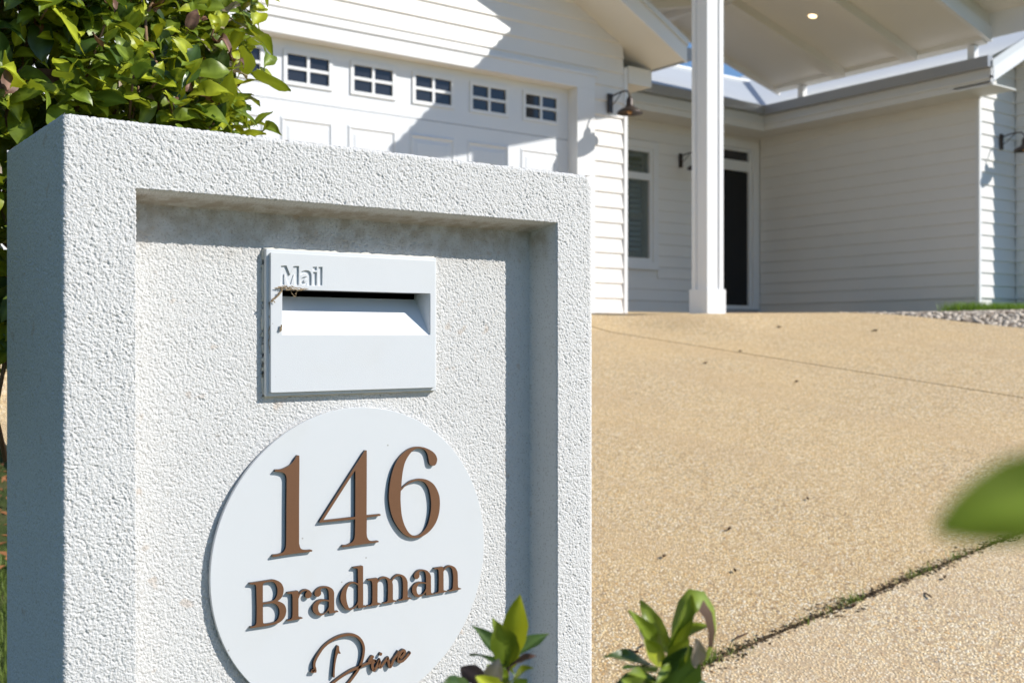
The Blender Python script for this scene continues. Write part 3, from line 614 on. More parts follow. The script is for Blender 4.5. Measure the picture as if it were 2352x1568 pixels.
for z in courses(ZF, rake_z(APX) - .1, 2.165):
    zt = z + CV; segs = []
    def lim(zz): return (GX1 - .03 if zz < rake_z(GX1) else EX - (zz - EZ - .015) / PIT, GX0 + .03 if zz < rake_z(GX1) else 2 * APX - EX + (zz - EZ - .015) / PIT)
    r0, l0 = lim(z); r1, l1 = lim(zt)
    if r1 < l1: r1 = l1 = APX
    if zt < DZ1 + .23: segs = [(l0, DX0 - .235, l1, DX0 - .235), (DX1 + .235, r0, DX1 + .235, r1)]
    else: segs = [(l0, r0, l1, r1)]
    cs.append((z, segs))
boards_y(wall_g, GY, cs)
# return wall of the garage towards the entry (faces +X, seen edge-on)
for z in courses(ZF, 2.9, 2.165):
    MB().hexa([(GX1 + .003, GY + .02, z), (GX1 - .015, GY + .02, z + CV), (GX1 - .02, GY + .02, z), (GX1 - .02, GY + .02, z + CV), (GX1 + .003, 10.8, z), (GX1 - .015, 10.8, z + CV), (GX1 - .02, 10.8, z), (GX1 - .02, 10.8, z + CV)]).obj('weatherboard', M['weatherboard'], wall_g)
MB().box(GX1 - .03, GX1 + .016, GY - .030, GY + .018, ZF, 2.86).obj('corner_stop', M['trim'], wall_g)
MB().box(GX0 - .016, GX0 + .03, GY - .030, GY + .018, ZF, 2.86).obj('corner_stop', M['trim'], wall_g)
# architraves: jambs and head
MB().box(DX1, DX1 + .235, GY - .034, GY + .13, ZF, DZ1).obj('architrave', M['trim'], wall_g)
MB().box(DX0 - .235, DX0, GY - .034, GY + .13, ZF, DZ1).obj('architrave', M['trim'], wall_g)
MB().box(DX0 - .235, DX1 + .235, GY - .036, GY + .13, DZ1 + .001, DZ1 + .135).obj('architrave', M['trim'], wall_g)
MB().box(DX0 - .26, DX1 + .26, GY - .050, GY + .01, DZ1 + .136, DZ1 + .165).obj('head_moulding', M['trim'], wall_g)

# sectional garage door
gd = MB().box(DX0 - .02, DX1 + .02, 8.555, 8.575, ZF, DZ1 + .05).obj('garage_door', M['garage_door'], house)
secs = [(2.047, 2.61), (1.527, 2.041), (1.007, 1.521), (.487, 1.001), (ZF + .01, .481)]
wcx = [6.614 - .642 * k for k in range(8)]
for si, (z0, z1) in enumerate(secs):
    m = MB()
    if si == 0:                                          # top section: openings for the lights
        wz0, wz1 = 2.200, 2.462; xs = [DX0] + [v for c in reversed(wcx) for v in (c - .212, c + .212)] + [DX1]
        m.box(DX0, DX1, 8.520, 8.552, z0, wz0).box(DX0, DX1, 8.520, 8.552, wz1, z1)
        for i in range(0, len(xs), 2): m.box(xs[i], xs[i + 1], 8.520, 8.552, wz0 + .0001, wz1 - .0001)
    else: m.box(DX0, DX1, 8.520, 8.552, z0, z1)
    m.obj('door_section', M['garage_door'], gd)
def light_frame(c):
    x0, x1, z0, z1 = c - .232, c + .232, 2.180, 2.482; m = MB(); y0, y1 = 8.506, 8.526; t = .034
    m.box(x0, x1, y0, y1, z0, z0 + t).box(x0, x1, y0, y1, z1 - t, z1).box(x0, x0 + t, y0 + .0005, y1, z0 + t, z1 - t).box(x1 - t, x1, y0 + .0005, y1, z0 + t, z1 - t)
    m.box(c - .013, c + .013, y0 + .003, y1, z0 + t, z1 - t).box(x0 + t, c - .013, y0 + .0035, y1, 2.318, 2.344).box(c + .013, x1 - t, y0 + .0035, y1, 2.318, 2.344)
    m.obj('window_frame', M['frame'], gd)
    for a, b in ((x0 + t, c - .013), (c + .013, x1 - t)):
        for e, f in ((z0 + t, 2.318), (2.344, z1 - t)):
            box('pane', (a - .004, b + .004, 8.528, 8.532, e - .004, f + .004), M['pane'], gd)
for c in wcx: light_frame(c)
def raised(c, z0, z1):
    x0, x1 = c - .252, c + .252; y = 8.5195; m = MB()
    for (i0, d0, i1, d1) in ((0., 0., .022, -.012), (.022, -.012, .045, .004), (.045, .004, .085, -.006)):
        o = [(x0 + i0, y + d0, z0 + i0), (x1 - i0, y + d0, z0 + i0), (x1 - i0, y + d0, z1 - i0), (x0 + i0, y + d0, z1 - i0)]
        n = [(x0 + i1, y + d1, z0 + i1), (x1 - i1, y + d1, z0 + i1), (x1 - i1, y + d1, z1 - i1), (x0 + i1, y + d1, z1 - i1)]
        m.add(o + n, [(k, (k + 1) % 4, 4 + (k + 1) % 4, 4 + k) for k in range(4)])
    i1, d1 = .085, -.006
    m.add([(x0 + i1, y + d1, z0 + i1), (x1 - i1, y + d1, z0 + i1), (x1 - i1, y + d1, z1 - i1), (x0 + i1, y + d1, z1 - i1)], [(0, 1, 2, 3)])
    m.obj('door_panel', M['garage_door'], gd)
for (z0, z1) in secs[1:4]:
    for c in wcx: raised(c - .01, z1 - .42, z1 - .135)
MB().box(DX1 - .022, DX1 - .001, 8.522, 8.545, ZF, DZ1).obj('seal', M['mesh_door'], gd)

def corrugated(name, p0, u, v, nu, parent, amp=.008, pitch=.076, mat='roof'):
    """steel sheet: u = edge that the ribs repeat along, v = direction of the ribs"""
    p0, u, v = Vector(p0), Vector(u), Vector(v); n = max(2, int(u.length / pitch * 6)); nrm = u.cross(v).normalized()
    if nrm.z < 0: nrm = -nrm
    a = np.linspace(0, 1, n + 1); ph = np.cos(a * u.length / pitch * 2 * math.pi) * amp
    base = np.array(p0)[None] + a[:, None] * np.array(u)[None] + ph[:, None] * np.array(nrm)[None]
    V = np.concatenate([base, base + np.array(v)[None]]); i = np.arange(n)
    F = np.stack([i, i + 1, n + 1 + i + 1, n + 1 + i], -1)
    return npmesh(name, V, F, M[mat], parent)
# garage roof: soffit, barge boards, sheets
OB = GY - .545
gr = MB()
for s in (1, -1):
    xe = EX if s > 0 else 2 * APX - EX
    gr.hexa([(xe, OB + .02, EZ), (xe, OB + .02, EZ + .03), (xe, 14, EZ), (xe, 14, EZ + .03), (APX, OB + .02, EZ + PIT * (EX - APX)), (APX, OB + .02, EZ + .03 + PIT * (EX - APX)), (APX, 14, EZ + PIT * (EX - APX)), (APX, 14, EZ + .03 + PIT * (EX - APX))])
groof = gr.obj('garage_roof', M['soffit'], house)
for s in (1, -1):
    xe = EX + .03 if s > 0 else 2 * APX - EX - .03; zt = EZ + PIT * (EX - APX); z0 = EZ - .02
    MB().prism([(xe, OB, z0), (xe, OB, z0 + .20), (APX, OB, zt + .20), (APX, OB, zt - .02)], (0, .024, 0)).obj('barge_board', M['trim'], groof)
    MB().prism([(xe, OB - .022, z0 + .17), (xe, OB - .022, z0 + .235), (APX, OB - .022, zt + .235), (APX, OB - .022, zt + .17)], (0, .045, 0)).obj('barge_capping', M['roof'], groof)
    corrugated('roof_sheet', (xe, OB, EZ + .215), (0, 6, 0), (APX - xe, 0, PIT * abs(APX - xe)), 2, groof)
    MB().box(min(xe, xe + .10 * s), max(xe, xe + .10 * s), OB + .03, 14, EZ + .02, EZ + .15).obj('gutter', M['gutter'], groof)
# boxed eave return and the little gap below it where the entry roof shows
MB().box(GX1 + .017, EX, OB + .50, 9.9, 2.70, 2.885).obj('eave_box', M['soffit'], groof)

# entry wall ----------------------------------------------------------------
EY = 10.80; WX = 12.60; ETOP = 3.03
WN = (9.50, 10.30, 1.106, 2.579)                         # window daylight
DR = (11.46, 12.37, .50, 2.835)                          # door with fanlight above
we = MB()
we.box(GX1, WN[0] - .12, EY, EY + .15, ZP - .3, ETOP).box(WN[1] + .12, DR[0] - .1, EY, EY + .15, ZP - .3, ETOP).box(DR[1] + .12, WX + .2, EY, EY + .15, ZP - .3, ETOP)
we.box(WN[0] - .12, WN[1] + .12, EY, EY + .15, ZP - .3, WN[2] - .12).box(WN[0] - .12, WN[1] + .12, EY, EY + .15, WN[3] + .12, ETOP).box(DR[0] - .1, DR[1] + .12, EY, EY + .15, DR[3] + .1, ETOP)
wall_e = we.obj('entry_wall', M['weatherboard'], house)
cs = []
for z in courses(ZP, ETOP, 1.313):
    zt = z + CV; sp = [(GX1, WX - .02)]
    def cut(sp, a, b):
        out = []
        for p, q in sp:
            if b <= p or a >= q: out.append((p, q))
            else:
                if a > p: out.append((p, a))
                if b < q: out.append((b, q))
        return out
    if zt > WN[2] - .14 and z < WN[3] + .13: sp = cut(sp, WN[0] - .145, WN[1] + .145)
    if z < DR[3] + .11: sp = cut(sp, DR[0] - .13, DR[1] + .16)
    cs.append((z, [(a, b, a, b) for a, b in sp]))
boards_y(wall_e, EY, cs)
# window with casing, sashes, glass and plantation shutter behind
wn = MB(); x0, x1, z0, z1 = WN[0] - .145, WN[1] + .145, WN[2] - .135, WN[3] + .145
wn.box(x0, WN[0] - .05, EY - .034, EY + .02, z0, z1).box(WN[1] + .05, x1, EY - .034, EY + .02, z0, z1).box(WN[0] - .05, WN[1] + .05, EY - .034, EY + .02, WN[3] + .05, z1).box(WN[0] - .05, WN[1] + .05, EY - .034, EY + .02, z0, WN[2] - .05)
win = wn.obj('window', M['trim'], house)
MB().box(x0 - .02, x1 + .02, EY - .060, EY - .035, z0 - .025, z0 + .015).obj('sill', M['trim'], win)
fr = MB()
def ring(m, a, b, c, d, y0, y1, t):
    m.box(a, b, y0, y1, c, c + t).box(a, b, y0, y1, d - t, d).box(a, a + t, y0 + .0005, y1, c + t, d - t).box(b - t, b, y0 + .0005, y1, c + t, d - t)
ring(fr, WN[0] - .05, WN[1] + .05, WN[2] - .05, WN[3] + .05, EY - .012, EY + .07, .05)
fr.box(WN[0], WN[1], EY - .010, EY + .068, 2.191, 2.287); fr.obj('window_frame', M['frame'], win)
box('pane', (WN[0], WN[1], EY + .030, EY + .034, WN[2], 2.191), M['glass'], win)
box('pane', (WN[0], WN[1], EY + .030, EY + .034, 2.287, WN[3]), M['glass'], win)
st = MB(); ring(st, WN[0], WN[1], WN[2], WN[3], EY + .085, EY + .115, .06); st.obj('shutter_frame', M['blade'], win)
z = WN[2] + .08
while z < WN[3] - .08:
    if abs(z - 1.70) < .03: MB().box(WN[0] + .06, WN[1] - .06, EY + .086, EY + .114, 1.66, 1.74).obj('shutter_rail', M['blade'], win); z = 1.79; continue
    MB().hexa([(WN[0] + .06, EY + .072, z - .012), (WN[0] + .06, EY + .072, z - .003), (WN[0] + .06, EY + .130, z + .020), (WN[0] + .06, EY + .130, z + .029), (WN[1] - .06, EY + .072, z - .012), (WN[1] - .06, EY + .072, z - .003), (WN[1] - .06, EY + .130, z + .020), (WN[1] - .06, EY + .130, z + .029)]).obj('shutter_blade', M['blade'], win)
    z += .072
box('painted_room_dark', (WN[0] - .1, WN[1] + .1, EY + .6, EY + .62, .4, 3.0), M['cavity'], win)  # near-black sheet, paints in the darkness of the unlit room
# front door: white frame, fanlight, black security screen
dr = MB(); ring(dr, DR[0] - .13, DR[1] + .16, ZP, DR[3] + .115, EY - .034, EY + .10, .115)
door = dr.obj('front_door', M['trim'], house)
df = MB(); ring(df, DR[0] - .0149, DR[1] + .045, .40, DR[3], EY + .005, EY + .08, .044); df.box(DR[0] + .0291, DR[1] + .001, EY + .0055, EY + .0795, 2.497, 2.65); df.obj('door_frame', M['frame'], door)
box('screen', (DR[0] + .029, DR[1] + .001, EY + .045, EY + .055, .444, 2.497), M['mesh_door'], door)
box('fanlight_pane', (DR[0] + .029, DR[1] + .001, EY + .045, EY + .05, 2.65, DR[3] - .044), M['pane'], door)
MB().box(DR[0] + .06, DR[0] + .09, EY + .015, EY + .046, 1.38, 1.55).obj('door_handle', M['bronze'], door)
MB().box(DR[0] - .1, DR[1] + .12, EY - .08, EY - .034, ZP, ZP + .06).obj('threshold', M['gutter'], door)

# right wing ----------------------------------------------------------------
RY = 7.283; BAYX, BAYY = 13.47, 6.80; RAPX = 16.0; RX1e = 19.4
def rz(x): return 3.02 + PIT * (x - 12.05) if x < RAPX else 3.02 + PIT * (2 * RAPX - 12.05 - x)
wr = MB(); wr.box(WX, WX + .15, RY + .15, 14, ZP - .3, ETOP)
wr.prism([(WX, RY, ZP - .3), (BAYX + .15, RY, ZP - .3), (BAYX + .15, RY, rz(BAYX + .15)), (WX, RY, rz(WX))], (0, .149, 0))
wr.prism([(BAYX, BAYY, ZP - .3), (18.4, BAYY, ZP - .3), (18.4, BAYY, rz(18.4)), (RAPX, BAYY, rz(RAPX)), (BAYX, BAYY, rz(BAYX))], (0, .47, 0))
wall_r = wr.obj('wing_wall', M['weatherboard'], house)
boards_x(wall_r, WX, [(z, [(RY, EY - .03)]) for z in courses(ZP, 3.0, 1.300)])
cs = []
for z in courses(ZP, 5.0, 1.300):
    zt = z + CV
    def xl(zz): return max(WX + .02, 12.05 + (zz - 3.02) / PIT)
    if xl(zt) < BAYX: cs.append((z, [(xl(z), BAYX - .02, xl(zt), BAYX - .02)]))
boards_y(wall_r, RY, cs)
boards_x(wall_r, BAYX, [(z, [(BAYY + .02, RY - .02)]) for z in courses(ZP, 3.6, 1.300)])
boards_y(wall_r, BAYY, [(z, [(BAYX + .03, 18.4, BAYX + .03, 18.4)]) for z in courses(ZP, 3.5, 1.300)])
MB().box(WX - .030, WX + .022, RY - .032, RY + .02, ZP - .1, 3.02).obj('corner_stop', M['trim'], wall_r)
MB().box(BAYX - .030, BAYX + .022, BAYY - .032, BAYY + .02, ZP - .1, 3.5).obj('corner_stop', M['trim'], wall_r)

# main roof over entry and right wing: fascia, gutters, valley, corrugated sheets
mr = MB(); FY, FX = EY - .55, WX - .55; FYF = RY - .50
mr.box(GX1 + .02, WX + .1, FY + .02, EY + .01, 3.015, 3.03).box(FX + .02, WX + .01, FYF + .02, FY + .0199, 3.015, 3.03)
mroof = mr.obj('main_roof', M['soffit'], house)
MB().box(GX1 + .02, FX, FY, FY + .019, 3.0, 3.215).obj('fascia', M['fascia'], mroof)
MB().box(FX, FX + .019, FYF, FY + .02, 3.0, 3.215).obj('fascia', M['fascia'], mroof)
MB().box(GX1 + .02, FX - .11, FY - .11, FY - .001, 3.22, 3.335).obj('gutter', M['gutter'], mroof)
MB().box(FX - .11, FX - .001, FYF, FY - .001, 3.205, 3.335).obj('gutter', M['gutter'], mroof)
MB().box(GX1 + .02, FX, FY - .03, FY - .002, 3.08, 3.11).obj('fascia_moulding', M['fascia'], mroof)
MB().box(FX - .03, FX - .002, FYF, FY, 3.08, 3.11).obj('fascia_moulding', M['fascia'], mroof)
RYr = 13.2; SL = .455
def tri_sheet(name, poly, mat):
    m = MB(); m.prism(poly, (0, 0, -.03)); return m.obj(name, M[mat], mroof)
s = RYr - FY
# entry slope: ribs run up (+Y); cut at the valley on the right
xs = np.arange(6.0, FX + s, .0127); V = []; F = []
for i, x in enumerate(xs):
    zc = .008 * math.cos((x - 6.0) / .076 * 2 * math.pi); y0 = FY - .05 + max(0, x - FX) + (.05 if x > FX else 0); y0 = min(y0, RYr - .001)
    V += [(x, y0, 3.34 + SL * (y0 - FY) + zc), (x, RYr, 3.34 + SL * s + zc)]
    if i: F.append((2 * i - 2, 2 * i, 2 * i + 1, 2 * i - 1))
npmesh('roof_sheet', np.array(V), np.array(F), M['roof'], mroof)
# wing slope: ribs run along X; begins at the gutter, cut at the valley at the back
ys = np.arange(FYF, FY + s + 1.0, .0127); V = []; F = []; xtop = RAPX
for i, y in enumerate(ys):
    zc = .008 * math.cos((y - FYF) / .076 * 2 * math.pi); xa = FX - .05 if y < FY else FX + (y - FY); xa = min(xa, xtop - .001)
    V += [(xa, y, 3.34 + SL * (xa - FX) + zc), (xtop, y, 3.34 + SL * (xtop - FX) + zc)]
    if i: F.append((2 * i - 2, 2 * i, 2 * i + 1, 2 * i - 1))
npmesh('roof_sheet', np.array(V), np.array(F), M['roof'], mroof)
pd('roof_back', [(6, RYr, 3.34 + SL * s), (RAPX, RYr, 3.34 + SL * s), (RAPX, RYr + s, 3.3), (6, RYr + s, 3.3), (RAPX, FYF, 3.34 + SL * (RAPX - FX)), (RAPX, RYr + s, 3.34 + SL * (RAPX - FX)), (2 * RAPX - FX, RYr + s, 3.34), (2 * RAPX - FX, FYF, 3.34)], [(0, 1, 2, 3), (4, 5, 6, 7)], M['roof'], mroof)
MB().tube([(6, RYr, 3.36 + SL * s), (FX + s + .1, RYr, 3.36 + SL * s)], .05, 8).obj('ridge_cap', M['roof'], mroof)
MB().hexa([(FX - .02, FY + .05, 3.355), (FX - .02, FY + .05, 3.365), (FX + .05, FY - .02, 3.355), (FX + .05, FY - .02, 3.365), (FX + s - .05, FY + s + .05, 3.355 + SL * s), (FX + s - .05, FY + s + .05, 3.365 + SL * s), (FX + s + .05, FY + s - .05, 3.355 + SL * s), (FX + s + .05, FY + s - .05, 3.365 + SL * s)]).obj('valley_flashing', M['valley'], mroof)
# barge of the right gable
zb = 3.00
for (x0, x1) in ((FX - .03, RAPX), (2 * RAPX - FX + .03, RAPX)):
    MB().prism([(x0, FYF, zb + .02), (x0, FYF, zb + .22), (x1, FYF, zb + .22 + PIT * abs(x1 - x0)), (x1, FYF, zb + .02 + PIT * abs(x1 - x0))], (0, .024, 0)).obj('barge_board', M['trim'], mroof)
    MB().prism([(x0, FYF - .02, zb + .20), (x0, FYF - .02, zb + .29), (x1, FYF - .02, zb + .29 + PIT * abs(x1 - x0)), (x1, FYF - .02, zb + .20 + PIT * abs(x1 - x0))], (0, .045, 0)).obj('barge_capping', M['roof'], mroof)
MB().hexa([(FX, FYF + .02, zb + .03), (FX, FYF + .02, zb + .05), (FX, RY, zb + .03), (FX, RY, zb + .05), (RAPX, FYF + .02, zb + .03 + PIT * (RAPX - FX)), (RAPX, FYF + .02, zb + .05 + PIT * (RAPX - FX)), (RAPX, RY, zb + .03 + PIT * (RAPX - FX)), (RAPX, RY, zb + .05 + PIT * (RAPX - FX))]).obj('gable_soffit', M['soffit'], mroof)

# open gabled porch -----------------------------------------------------------
QXR, QXE, QXL, QM = 9.744, 12.15, 7.08, .258
QF, QB, QO, QG = 6.843, 10.054, 6.36, 7.83              # gable frame, back, overhang edge, garage barge
def qz(x): return 4.20 - QM * abs(x - QXR)               # ceiling height
def slopebox(m, x0, x1, y0, y1, d0, d1):
    m.hexa([(x0, y0, qz(x0) + d0), (x0, y0, qz(x0) + d1), (x0, y1, qz(x0) + d0), (x0, y1, qz(x0) + d1), (x1, y0, qz(x1) + d0), (x1, y0, qz(x1) + d1), (x1, y1, qz(x1) + d0), (x1, y1, qz(x1) + d1)]); return m
pc = MB(); slopebox(pc, QXR, QXE, QF + .06, QB, 0, .03); slopebox(pc, 8.12, QXR, QF + .06, QB, 0, .03); slopebox(pc, QXL, 8.12, QF + .06, QG, 0, .03)
porch = pc.obj('porch_roof', M['soffit'], house)
for y in (7.864, 8.942): slopebox(MB(), QXR + .06, QXE - .12, y - .10, y + .08, -.12, -.0005).obj('rafter', M['soffit'], porch); slopebox(MB(), 8.14, QXR - .06, y - .10, y + .08, -.12, -.0005).obj('rafter', M['soffit'], porch)
MB().box(QXR - .06, QXR + .06, QF + .061, QB, 4.09, 4.192).obj('ridge_beam', M['soffit'], porch)
slopebox(MB(), QXE - .115, QXE - .002, QF + .061, QB, -.055, -.0005).obj('eave_beam', M['soffit'], porch)
for a, b, e in ((QXR, QXE, 1), (QXL, QXR, 0)):
    slopebox(MB(), a, b, QF, QF + .059, -.035, .13).obj('gable_beam', M['trim'], porch)
    slopebox(MB(), a, b, QF + .030, QF + .055, .131, .29).obj('gable_infill', M['soffit'], porch)
    slopebox(MB(), a, b, QO + .025, QF + .10, .291, .305).obj('rake_soffit', M['soffit'], porch)
    slopebox(MB(), a - .02 * (1 - e), b + .02 * e, QO, QO + .024, .265, .44).obj('barge_board', M['trim'], porch)
    slopebox(MB(), a - .02 * (1 - e), b + .02 * e, QO - .02, QO + .03, .441, .475).obj('barge_capping', M['roof'], porch)
MB().box(QXE - .025, QXE, QO + .025, QB, qz(QXE) + .001, qz(QXE) + .42).obj('fascia', M['fascia'], porch)
MB().box(QXE + .001, QXE + .10, QO + .03, QB, qz(QXE) + .30, qz(QXE) + .42).obj('gutter', M['gutter'], porch)
MB().box(QXL, QXL + .025, QO + .025, QG, qz(QXL) + .001, qz(QXL) + .42).obj('fascia', M['fascia'], porch)
slopebox(MB(), QXR, QXE + .02, QB, QB + .028, -.085, .43).obj('barge_board', M['trim'], porch)
slopebox(MB(), 8.12, QXR, QB, QB + .028, -.085, .43).obj('barge_board', M['trim'], porch)
corrugated('roof_sheet', (QXE + .03, QO, qz(QXE) + .435), (0, QB - QO, 0), (QXR - QXE - .03, 0, QM * (QXE - QXR)), 2, porch)
corrugated('roof_sheet', (QXL - .03, QO, qz(QXL) + .43), (0, QG - QO, 0), (8.12 - QXL + .03, 0, QM * (8.12 - QXL + .03)), 2, porch)
corrugated('roof_sheet', (8.12, QO, qz(8.12) + .43), (0, QB - QO, 0), (QXR - 8.12, 0, QM * (QXR - 8.12)), 2, porch)
for y in (7.06, 9.60): MB().box(QXE - .10, QXE - .01, y - .045, y + .045, 3.28, qz(QXE) - .056).obj('stub_post', M['trim'], porch)
# post with corner strips and plinth
PX, PY, PW = 7.372, 6.95, .220
pp = MB().box(PX + .012, PX + PW - .012, PY + .012, PY + PW - .032, .10, qz(7.5) - .002)
post = pp.obj('porch_post', M['trim'], house)
for (a, b) in ((PX, PX + .055), (PX + PW - .055, PX + PW)):
    for (e, f) in ((PY, PY + .05), (PY + PW - .07, PY + PW - .02)): MB().box(a, b, e, f, .3, qz(7.5) - .003).obj('corner_strip', M['trim'], post)
MB().box(PX - .016, PX + PW + .016, PY - .016, PY + PW - .004, .10, .46).obj('plinth', M['trim'], post)
# far porch post beside the wing, behind the eave
tags(box('porch_slab', (GX1 + .02, WX - .03, 9.0, EY, .0, .30), M['aggregate']), kind='structure')

# ------------------------------------------------------------------ wall lamps and downlight
def wall_lamp(loc, label):
    e = empty('wall_lamp', loc, label, 'wall lamp', 'bronze gooseneck wall lamps')
    MB().box(-.030, .030, -.018, 0, -.10, .10).obj('backplate', M['bronze'], e, True)
    pts = [(0, -.012, .06), (0, -.10, .078), (0, -.20, .088), (0, -.27, .080), (0, -.305, .045), (0, -.31, .0)]
    MB().tube(pts, .009, 8).obj('arm', M['bronze'], e, True, True)
    MB().tube([(0, -.012, -.04), (0, -.09, .0), (0, -.19, .082)], .005, 6).obj('brace', M['bronze'], e, True, True)
    c = (0, -.31, -.155)
    MB().lathe([(.0, .165), (.018, .165), (.026, .155), (.036, .13), (.036, .085), (.048, .07), (.052, .058), (.085, .045), (.118, .022), (.131, .004), (.133, -.004), (.128, -.004), (.112, .018), (.08, .038), (.04, .05), (.0, .05)], c, 30).obj('lamp_shade', M['bronze'], e, True, True)
    MB().lathe([(.0, -.012), (.018, -.006), (.027, .012), (.022, .035), (.012, .052)], c, 14).obj('bulb', M['bulb'], e, True, True)
    return e
wall_lamp((7.41, GY - .030, 2.455), 'bronze gooseneck wall lamp beside the garage door')
wall_lamp((10.88, EY - .026, 2.52), 'bronze gooseneck wall lamp on the entry wall between window and front door')
wall_lamp((13.085, RY - .026, 2.505), 'bronze gooseneck wall lamp on the right wing near its corner')
def emitter(name, col, st):
    m, t, b = nmat(name, col); b.inputs['Emission Color'].default_value = (*col, 1); b.inputs['Emission Strength'].default_value = st; return m
dl = empty('downlight', (10.70, 8.337, qz(10.70) - .001), 'small round lit downlight in the porch ceiling', 'downlight', rot=(0, math.atan(QM), 0))
MB().lathe([(.052, -.001), (.052, -.006), (.066, -.006), (.068, -.001)], (0, 0, 0), 28).obj('trim_ring', M['trim'], dl, True, True)
MB().lathe([(.0, -.003), (.051, -.003)], (0, 0, 0), 28).obj('lens', emitter('lit lens', (1.0, .72, .42), 3.2), dl, True)

# ------------------------------------------------------------------ leaves
def leaf_mesh(name, mat, L=.075, W=.034, fold=.25, curl=.35, wav=.0, seed=0, nl=7):
    """obovate leaf: base at the origin, blade along +X, upper side +Z; folded on the midrib, curling back"""
    r = random.Random(seed); V = []; F = []; rib = []
    cols = (-1., -.55, 0., .55, 1.)
    for i in range(nl + 1):
        u = i / nl
        w = W / 2 * (math.sin(math.pi * min(1, u ** .8)) ** .75) if 0 < u < 1 else 0.0006
        if u > .5: w *= 1.12
        a = curl * u * u * 1.6
        cxp = L * (u - curl * .22 * u ** 3); czp = -L * curl * .55 * u ** 2.2
        for c in cols:
            V.append((cxp, c * w, czp + abs(c) * w * fold + wav * L * .06 * math.sin(u * 9 + c * 2 + seed)))
            rib.append(1. if c == 0 else 0.)
    m = len(cols)
    for i in range(nl):
        for k in range(m - 1): F.append((i * m + k, (i + 1) * m + k, (i + 1) * m + k + 1, i * m + k + 1))
    # short petiole
    n = len(V); V += [(-.010, -.0009, .0), (-.010, .0009, .0)]; rib += [1., 1.]; F.append((n, 1, 3, n + 1))
    me = bpy.data.meshes.new(name); me.from_pydata(V, [], F); me.update()
    me.polygons.foreach_set('use_smooth', [True] * len(F))
    at = me.attributes.new('rib', 'FLOAT', 'POINT'); at.data.foreach_set('value', rib)
    me.materials.append(mat); return me
LEAFMATS = ['leaf_mid', 'leaf_dark', 'leaf_lime', 'leaf_brown', 'leaf_pale']
LM = {}
for mn in LEAFMATS:
    LM[mn] = [leaf_mesh('leaf_' + str(k), M[mn], .073, .037 - .003 * (k % 2), (.22, .4, .15, .5)[k], (.25, .6, -.1, .9)[k] * (1.3 if 'brown' in mn else 1), (.3, .8, .5, 1.)[k] * (2.5 if 'brown' in mn else 1), k) for k in range(4)]
def basis(d, up, roll=0.):
    d = Vector(d).normalized(); up = Vector(up); y = up.cross(d)
    if y.length < 1e-3: y = Vector((0, 1, 0)).cross(d)
    y.normalize(); z = d.cross(y); m = Matrix((d, y, z)).transposed()
    return (m @ Matrix.Rotation(roll, 3, 'X')).to_4x4()

# ------------------------------------------------------------------ clipped hedge shrub behind the pillar
shrub = empty('hedge_shrub', (.45, 2.15, -1.13), 'dense green hedge shrub with glossy leaves rising behind the letterbox pillar', 'shrub')
rs = random.Random(42); LEAVES = []                       # (matrix, material, variant)
def hedge_right(z): return .768 + .065 * min(1, max(0, (z - .2) / .35)) + .02 * math.sin(z * 9)
def shoot(p, d, n, size, out=0.):
    d = Vector(d).normalized(); ang = rs.uniform(0, 6.3)
    for k in range(n):
        u = k / max(1, n - 1); ang += 2.4 if n > 4 else 1.57
        a = d.cross(Vector((.3, .2, 1))).normalized(); b = d.cross(a)
        rad = a * math.cos(ang) + b * math.sin(ang); op = R(28 + 52 * (1 - u)) + rs.uniform(-.2, .2)
        ld = d * math.cos(op) + rad * math.sin(op) + Vector((0, 0, -.12))
        pos = p - d * (.055 * (1 - u)) + Vector([rs.uniform(-.006, .006) for _ in range(3)])
        r = rs.random(); mn = 'leaf_mid' if r < .46 else 'leaf_dark' if r < .60 else 'leaf_lime' if r < .945 else 'leaf_brown' if r < .982 else 'leaf_pale'
        if mn == 'leaf_lime' and u < .3: mn = 'leaf_mid'
        s = size * rs.uniform(.7, 1.15) * (1 - .35 * u * (n > 4))
        M4 = Matrix.Translation(pos) @ basis(ld, d * .8 + Vector((0, -.1, .5)), rs.uniform(-.5, .5)) @ Matrix.Scale(s, 4)
        LEAVES.append((M4, mn, rs.randrange(4)))
stems = MB()
def face_pt():
    z = rs.uniform(-.02, 1.15); x = rs.uniform(-.35, hedge_right(z)); return x, z
# outer skin of shoots facing the drive and the street
for k in range(1000):
    x, z = face_pt(); dx = max(0, x - (hedge_right(z) - .12)) / .12
    y = 1.80 + rs.uniform(-.05, .07) + .10 * math.sin(x * 7 + z * 4) * .5 + .16 * dx * dx + .14 * max(0, x - .5)
    x = min(x, .425 * y - .05 * rs.random() + .05 * min(1, max(0, (z - .2) / .35)))      # the near corner is clipped round
    d = Vector((rs.uniform(-.55, .55) + .5 * dx, -.75 + .3 * dx + rs.uniform(-.3, .4), rs.uniform(.0, 1.0)))
    shoot(Vector((x, y, z)), d, rs.choice((4, 5, 6, 7)), rs.uniform(.75, 1.12))
    if k % 5 == 0:
        p = Vector((x, y, z)); q = p - d.normalized() * .12 + Vector((0, .10, -.05)); stems.tube([q, (p + q) / 2 + Vector((0, 0, .01)), p], [.0035, .0028, .0018], 5)
